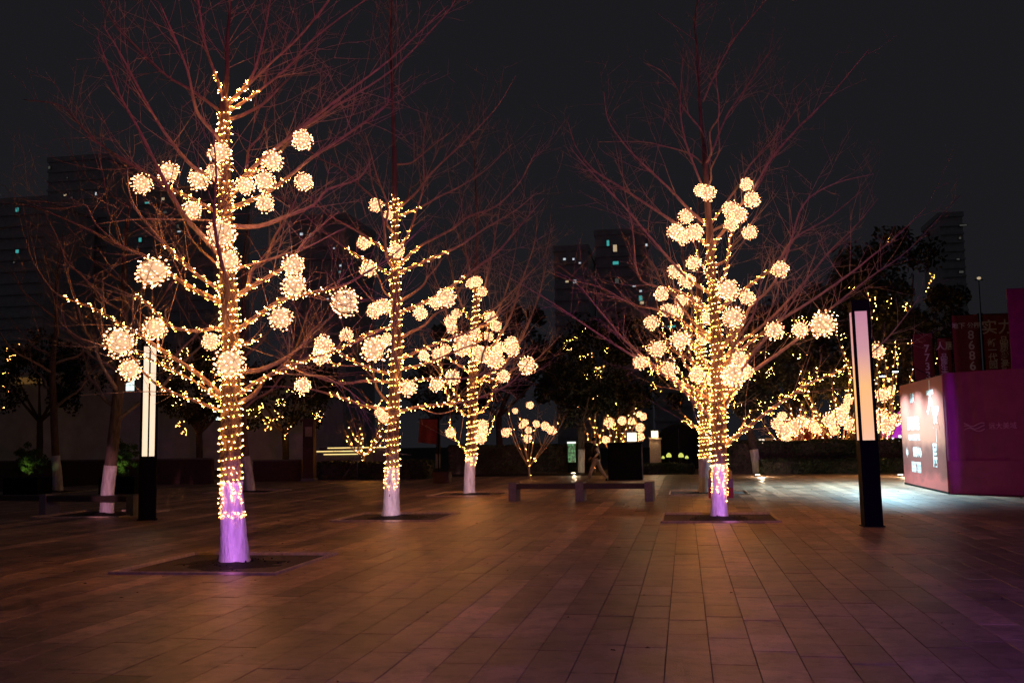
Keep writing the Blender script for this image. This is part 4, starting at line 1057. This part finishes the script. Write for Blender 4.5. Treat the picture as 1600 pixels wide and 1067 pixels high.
# low walls at the left
for (u0, u1, Y, h, lab) in ((-40,330,42,1.15,'dark low wall behind the benches at left'), (395,470,44,1.0,'dark low wall left of the brown pillar')):
    a, c = X(u0,Y), X(u1,Y); L_ = (c-a).length; t = thing('low_wall', lab, 'wall', a)
    nb = int(L_/1.2)
    for i in range(nb): part(t, 'wall_panel', M['rust'], (i*L_/nb+.006,0,-.1), ((i+1)*L_/nb-.006,.3,h-.07), .01)
    part(t, 'coping', M['stone'], (-.02,-.04,h-.068), (L_+.02,.34,h), .012)

# ------------------------------------------------------------------ buildings
WIN = {'teal': emat('teal_window', (.10,.75,.72), .32), 'white': emat('white_window', (.80,.92,1), .5), 'warm': emat('warm_window', (1,.75,.45), .35), 'dim': emat('dim_window', (.5,.5,.45), .07)}
def tower(label, u0, u1, vtop, Y, wins, floors=18, depth=18):
    a, b = X(u0,Y), X(u1,Y); Wd = b.x-a.x; top = at((u0+u1)/2, vtop, Y).z
    t = thing('apartment_tower', label, 'building', (a.x+Wd/2, Y, 0), group='dark towers on the skyline')
    part(t, 'wall', M['building'], (-Wd/2,0,-1), (Wd/2,depth,top)); part(t, 'roof_parapet', M['building'], (-Wd/2-.3,-.3,top), (Wd/2+.3,depth+.3,top+1.2))
    fh = top/floors
    for f in range(1, floors):
        part(t, 'floor_band', M['building'], (-Wd/2-.15,-.35,f*fh-.25), (Wd/2+.15,-.002,f*fh+.25))
    for (u, v, w_, h_, c) in wins:
        p = at(u, v, Y-.4); o = (p.x-a.x-Wd/2); s = Y/FPX
        fr = part(t, 'window', M['black'], (o-w_*s/2-.12,-.42,p.z-h_*s/2-.12), (o+w_*s/2+.12,-.37,p.z+h_*s/2+.12))
        m = MB(); m.box((o-w_*s/2,-.47,p.z-h_*s/2), (o+w_*s/2,-.424,p.z+h_*s/2)); m.build('pane', WIN[c], fr)
tower('dark tower with a few teal windows at the far left', -20, 60, 318, 190, [(27,328,6,7,'teal'),(27,393,6,6,'teal'),(22,410,3,3,'dim')], 22)
tower('tall dark tower with small scattered windows left of front left tree', 62, 158, 252, 210, [(77,262,4,5,'dim'),(105,278,2,2,'dim'),(102,305,5,3,'warm'),(112,309,4,2,'dim'),(150,303,3,5,'white'),(112,373,4,3,'warm'),(118,368,4,2,'warm'),(98,422,4,7,'dim'),(122,412,4,2,'warm')], 30)
tower('dark tower with teal and white windows behind front left crown', 205, 330, 300, 200, [(230,317,8,3,'teal'),(255,311,5,4,'warm'),(258,332,6,4,'dim'),(219,375,5,7,'teal'),(278,354,4,6,'dim'),(280,362,6,2,'white')], 24)
tower('dark tower with white windows left of the middle tree', 455, 540, 345, 180, [(471,366,5,4,'white'),(485,368,3,5,'white'),(486,384,3,4,'dim'),(522,388,3,2,'white'),(532,415,3,3,'white'),(531,425,3,3,'teal'),(512,467,4,2,'white')], 18)
tower('dark tower with teal windows between middle and right trees', 872, 925, 392, 200, [(882,405,4,3,'white'),(896,405,3,3,'white'),(906,411,3,2,'white'),(886,440,5,3,'warm'),(898,440,5,5,'white')], 16)
tower('taller dark tower with warm top window left of right tree', 938, 1018, 366, 215, [(950,380,4,9,'teal'),(961,388,6,11,'warm'),(962,411,9,5,'teal'),(964,439,6,8,'dim'),(991,447,5,2,'white'),(1001,455,4,3,'white'),(1001,466,5,8,'teal'),(1010,383,3,4,'white'),(1003,473,6,4,'warm')], 20)
tower('dark block with one bright strip behind the right tree', 1025, 1085, 480, 170, [(1047,510,16,3,'teal')], 10)
tower('dark block with a row of white roof lights behind the lamp column', 1355, 1402, 455, 150, [(1366,458,8,3,'white'),(1379,461,8,3,'dim'),(1393,460,8,2,'white')], 12)
tower('faint tall tower at right behind the banners', 1488, 1525, 338, 260, [(1505,352,10,2,'dim'),(1500,372,3,3,'dim'),(1497,405,4,2,'dim'),(1502,425,6,3,'dim')], 26)
for (u, v, Y, lab, c) in ((1363,411,120,'pair of white signal lamps on a thin mast above the lamp column','white'), (1546,435,110,'single warm lamp on a thin mast at upper right','warm')):
    b = X(u,Y); t = thing('mast', lab, 'mast', b); p = at(u,v,Y)
    m = MB(); m.tube([(0,0,-.2),(0,0,p.z)], [.09,.04], 8); m.build('pole', M['black'], t, True)
    for dx in ((-.28,.28) if c == 'white' else (0,)):
        m = MB(); m.lathe((dx,-.1,p.z-.1), [(.03,0),(.20,.08),(.20,.22),(.03,.3)], 8); m.build('lamp_head', WIN[c], t, True)
    m = MB(); m.tube([(-.4,-.05,p.z-.12),(.4,-.05,p.z-.12)], .05, 6); m.build('crossarm', M['black'], t, True)
# low pavilion at left with two lit windows
a, b = X(-60,72), X(480,72); Wd = b.x-a.x
t = thing('low_building', 'dark low building with two lit windows behind the left trees', 'building', ((a.x+b.x)/2,72,0)); top = at(200,585,72).z
part(t, 'wall', M['building'], (-Wd/2,0,-.2), (Wd/2,8,top)); part(t, 'roof', M['building'], (-Wd/2-.4,-.6,top), (Wd/2+.4,8.4,top+.35), .05)
M['paleblue'] = emat('pale_blue_window', (.80,1,.95), 1.0); M['ambersign'] = emat('amber_sign', (.45,.22,.06), .16)
for (u, v, w_, h_) in ((203,602,16,19),(341,648,9,18)):
    p = at(u,v,71.9); o = p.x-(a.x+b.x)/2; s = 72/FPX; fr = part(t, 'window', M['black'], (o-w_*s/2-.08,-.06,p.z-h_*s/2-.08), (o+w_*s/2+.08,-.003,p.z+h_*s/2+.08))
    for i in range(2):
        for j in range(2):
            m = MB(); x0 = o-w_*s/2+i*w_*s/2; z0 = p.z-h_*s/2+j*h_*s/2; m.box((x0+.02,-.09,z0+.02), (x0+w_*s/2-.02,-.064,z0+h_*s/2-.02)); m.build('pane', M['paleblue'], fr)
p = at(42,594,71.9); o = p.x-(a.x+b.x)/2; part(t, 'amber_fascia', M['ambersign'], (o-1.3,-.12,p.z-.28), (o+1.3,-.004,p.z+.22))

# ------------------------------------------------------------------ walking person
def skin(name, joints, edges, mt, parent, sub=2, root=0):
    me = bpy.data.meshes.new(name); me.from_pydata([j[0] for j in joints], edges, []); me.materials.append(mt)
    o = bpy.data.objects.new(name, me); COL.objects.link(o); o.parent = parent
    o.modifiers.new('skin', 'SKIN'); sm = o.modifiers.new('sub', 'SUBSURF'); sm.levels = sm.render_levels = sub
    for i, j in enumerate(joints):
        r = j[1]; d = me.skin_vertices[0].data[i]; d.radius = r if isinstance(r, tuple) else (r, r); d.use_root = (i == root)
    return o
pb = gnd(933,752); t = thing('person', 'person in black jacket and grey trousers walking left behind the bench', 'person', pb)
M['skin'] = mat('skin', (.55,.36,.27), .6, .05, 10); M['jacket'] = mat('black_jacket', (.015,.015,.02), .8, .2, 12); M['trousers'] = mat('grey_trousers', (.46,.38,.37), .85, .15, 14)
M['hair'] = mat('black_cap', (.01,.01,.012), .8, .1, 12); M['shoe'] = mat('pale_shoe', (.55,.50,.46), .6, .1, 10); M['mask'] = mat('pale_face_mask', (.75,.74,.72), .8, .05, 10)
# facing -X; left/right is Y
J = [((0,0,.95),.11),((-.01,0,1.15),.12),((-.02,0,1.36),.12),((-.04,0,1.47),.055),((-.07,0,1.54),.055),((-.085,0,1.60),.085),((-.085,0,1.69),.075),
     ((-.02,-.17,1.38),.055),((.12,-.20,1.16),.042),((-.06,-.21,.98),.034),((-.10,-.21,.94),(.028,.016)),
     ((-.02,.17,1.38),.055),((-.14,.20,1.14),.042),((-.26,.17,.95),.034),((-.29,.17,.91),(.028,.016)),
     ((-.01,-.09,.90),.08),((-.20,-.09,.52),.056),((-.32,-.09,.12),.036),((.01,.09,.90),.08),((.14,.09,.50),.056),((.37,.09,.16),.036)]
E_ = [(0,1),(1,2),(2,3),(3,4),(4,5),(5,6),(2,7),(7,8),(8,9),(9,10),(2,11),(11,12),(12,13),(13,14),(0,15),(15,16),(16,17),(0,18),(18,19),(19,20)]
for h in (10,14):
    hx, hy, hz = J[h][0]
    for k in range(4):
        n0 = len(J); y = hy-.027+.018*k; l = (.040,.048,.046,.036)[k]
        J += [((hx-.025,y,hz-.03),.0095),((hx-.03-l*.4,y,hz-.03-l*.6),.009),((hx-.022-l*.3,y,hz-.045-l),.008)]
        E_ += [(h,n0),(n0,n0+1),(n0+1,n0+2)]
    n0 = len(J); J += [((hx-.045,hy-.03,hz+.005),.0095),((hx-.07,hy-.035,hz-.02),.0085)]; E_ += [(h,n0),(n0,n0+1)]
skin('body', J, E_, M['skin'], t)
m = MB(); m.lathe((-.085,0,1.62), [(.101,.03),(.100,.08),(.075,.13),(.02,.155)], 14); m.box((-.27,-.07,1.645), (-.16,.07,1.66), .004); m.build('cap', M['hair'], t, True)
m = MB(); m.box((-.188,-.05,1.545), (-.135,.05,1.615), .01); m.build('face_mask', M['mask'], t)
m = MB(); m.tube([(-.165,0,1.64),(-.195,0,1.615),(-.17,0,1.61)], .014, 6); m.build('nose', M['skin'], t, True)
for s in (-1,1):
    m = MB(); m.octa((-.168,.032*s,1.645), .011); m.build('eye', M['hair'], t); m = MB(); m.lathe((-.08,.088*s,1.59), [(.012,0),(.02,.02),(.018,.05),(.006,.06)], 8); m.build('ear', M['skin'], t, True)
skin('jacket', [((0,0,.86),(.19,.19)),((0,0,1.0),(.18,.18)),((-.01,0,1.2),(.17,.17)),((-.02,0,1.38),(.15,.165)),((-.035,0,1.46),.075),((-.02,.17,1.39),.075),((-.14,.205,1.14),.06),((-.25,.175,.97),.048),((-.02,-.18,1.39),.075),((.02,-.19,1.31),.068)],
     [(0,1),(1,2),(2,3),(3,4),(3,5),(5,6),(6,7),(3,8),(8,9)], M['jacket'], t)
M['sleeve'] = mat('pale_sleeve', (.85,.75,.68), .8, .08, 10)
skin('sleeve', [((0,-.19,1.35),.062),((.12,-.205,1.16),.055),((.03,-.21,1.07),.048),((-.05,-.21,.99),.04)], [(0,1),(1,2),(2,3)], M['sleeve'], t)
skin('trousers', [((0,0,.93),(.125,.14)),((-.03,-.09,.84),.105),((-.20,-.09,.52),.082),((-.315,-.09,.12),.065),((.02,.09,.84),.105),((.14,.09,.50),.082),((.36,.09,.17),.065)], [(0,1),(1,2),(2,3),(0,4),(4,5),(5,6)], M['trousers'], t)
skin('shoe', [((-.30,-.09,.05),.045),((-.38,-.09,.05),.045),((-.46,-.09,.055),.035)], [(0,1),(1,2)], M['shoe'], t)
skin('shoe', [((.40,.09,.12),.045),((.37,.09,.05),.042),((.33,.09,.025),.03)], [(0,1),(1,2)], M['hair'], t)


# ------------------------------------------------------------------ leaf litter on the paving
M['litter'] = mat('dry_leaf', (.16,.10,.05), .85, .4, 12)
rg = random.Random(77); m = MB()
for _ in range(420):
    if rg.random() < .45:
        x0, x1, y0, y1 = rg.choice(PITS[:5]); px, py = rg.gauss((x0+x1)/2, 1.3), rg.gauss((y0+y1)/2, 1.3)
        z = .012
    else: px, py, z = rg.uniform(-13, 9), rg.uniform(6.5, 40), .006
    a = rg.uniform(0, 6.28); l = rg.uniform(.015, .038); ca, sa = math.cos(a)*l, math.sin(a)*l; h = rg.uniform(.004,.014)
    m.quad((px-ca, py-sa, z), (px+sa*.6, py-ca*.6, z+h), (px+ca, py+sa, z), (px-sa*.6, py+ca*.6, z+h*.6))
tag(m.build('leaf_litter', M['litter']), 'small dry leaves scattered over the paving', 'leaf litter', kind='stuff')
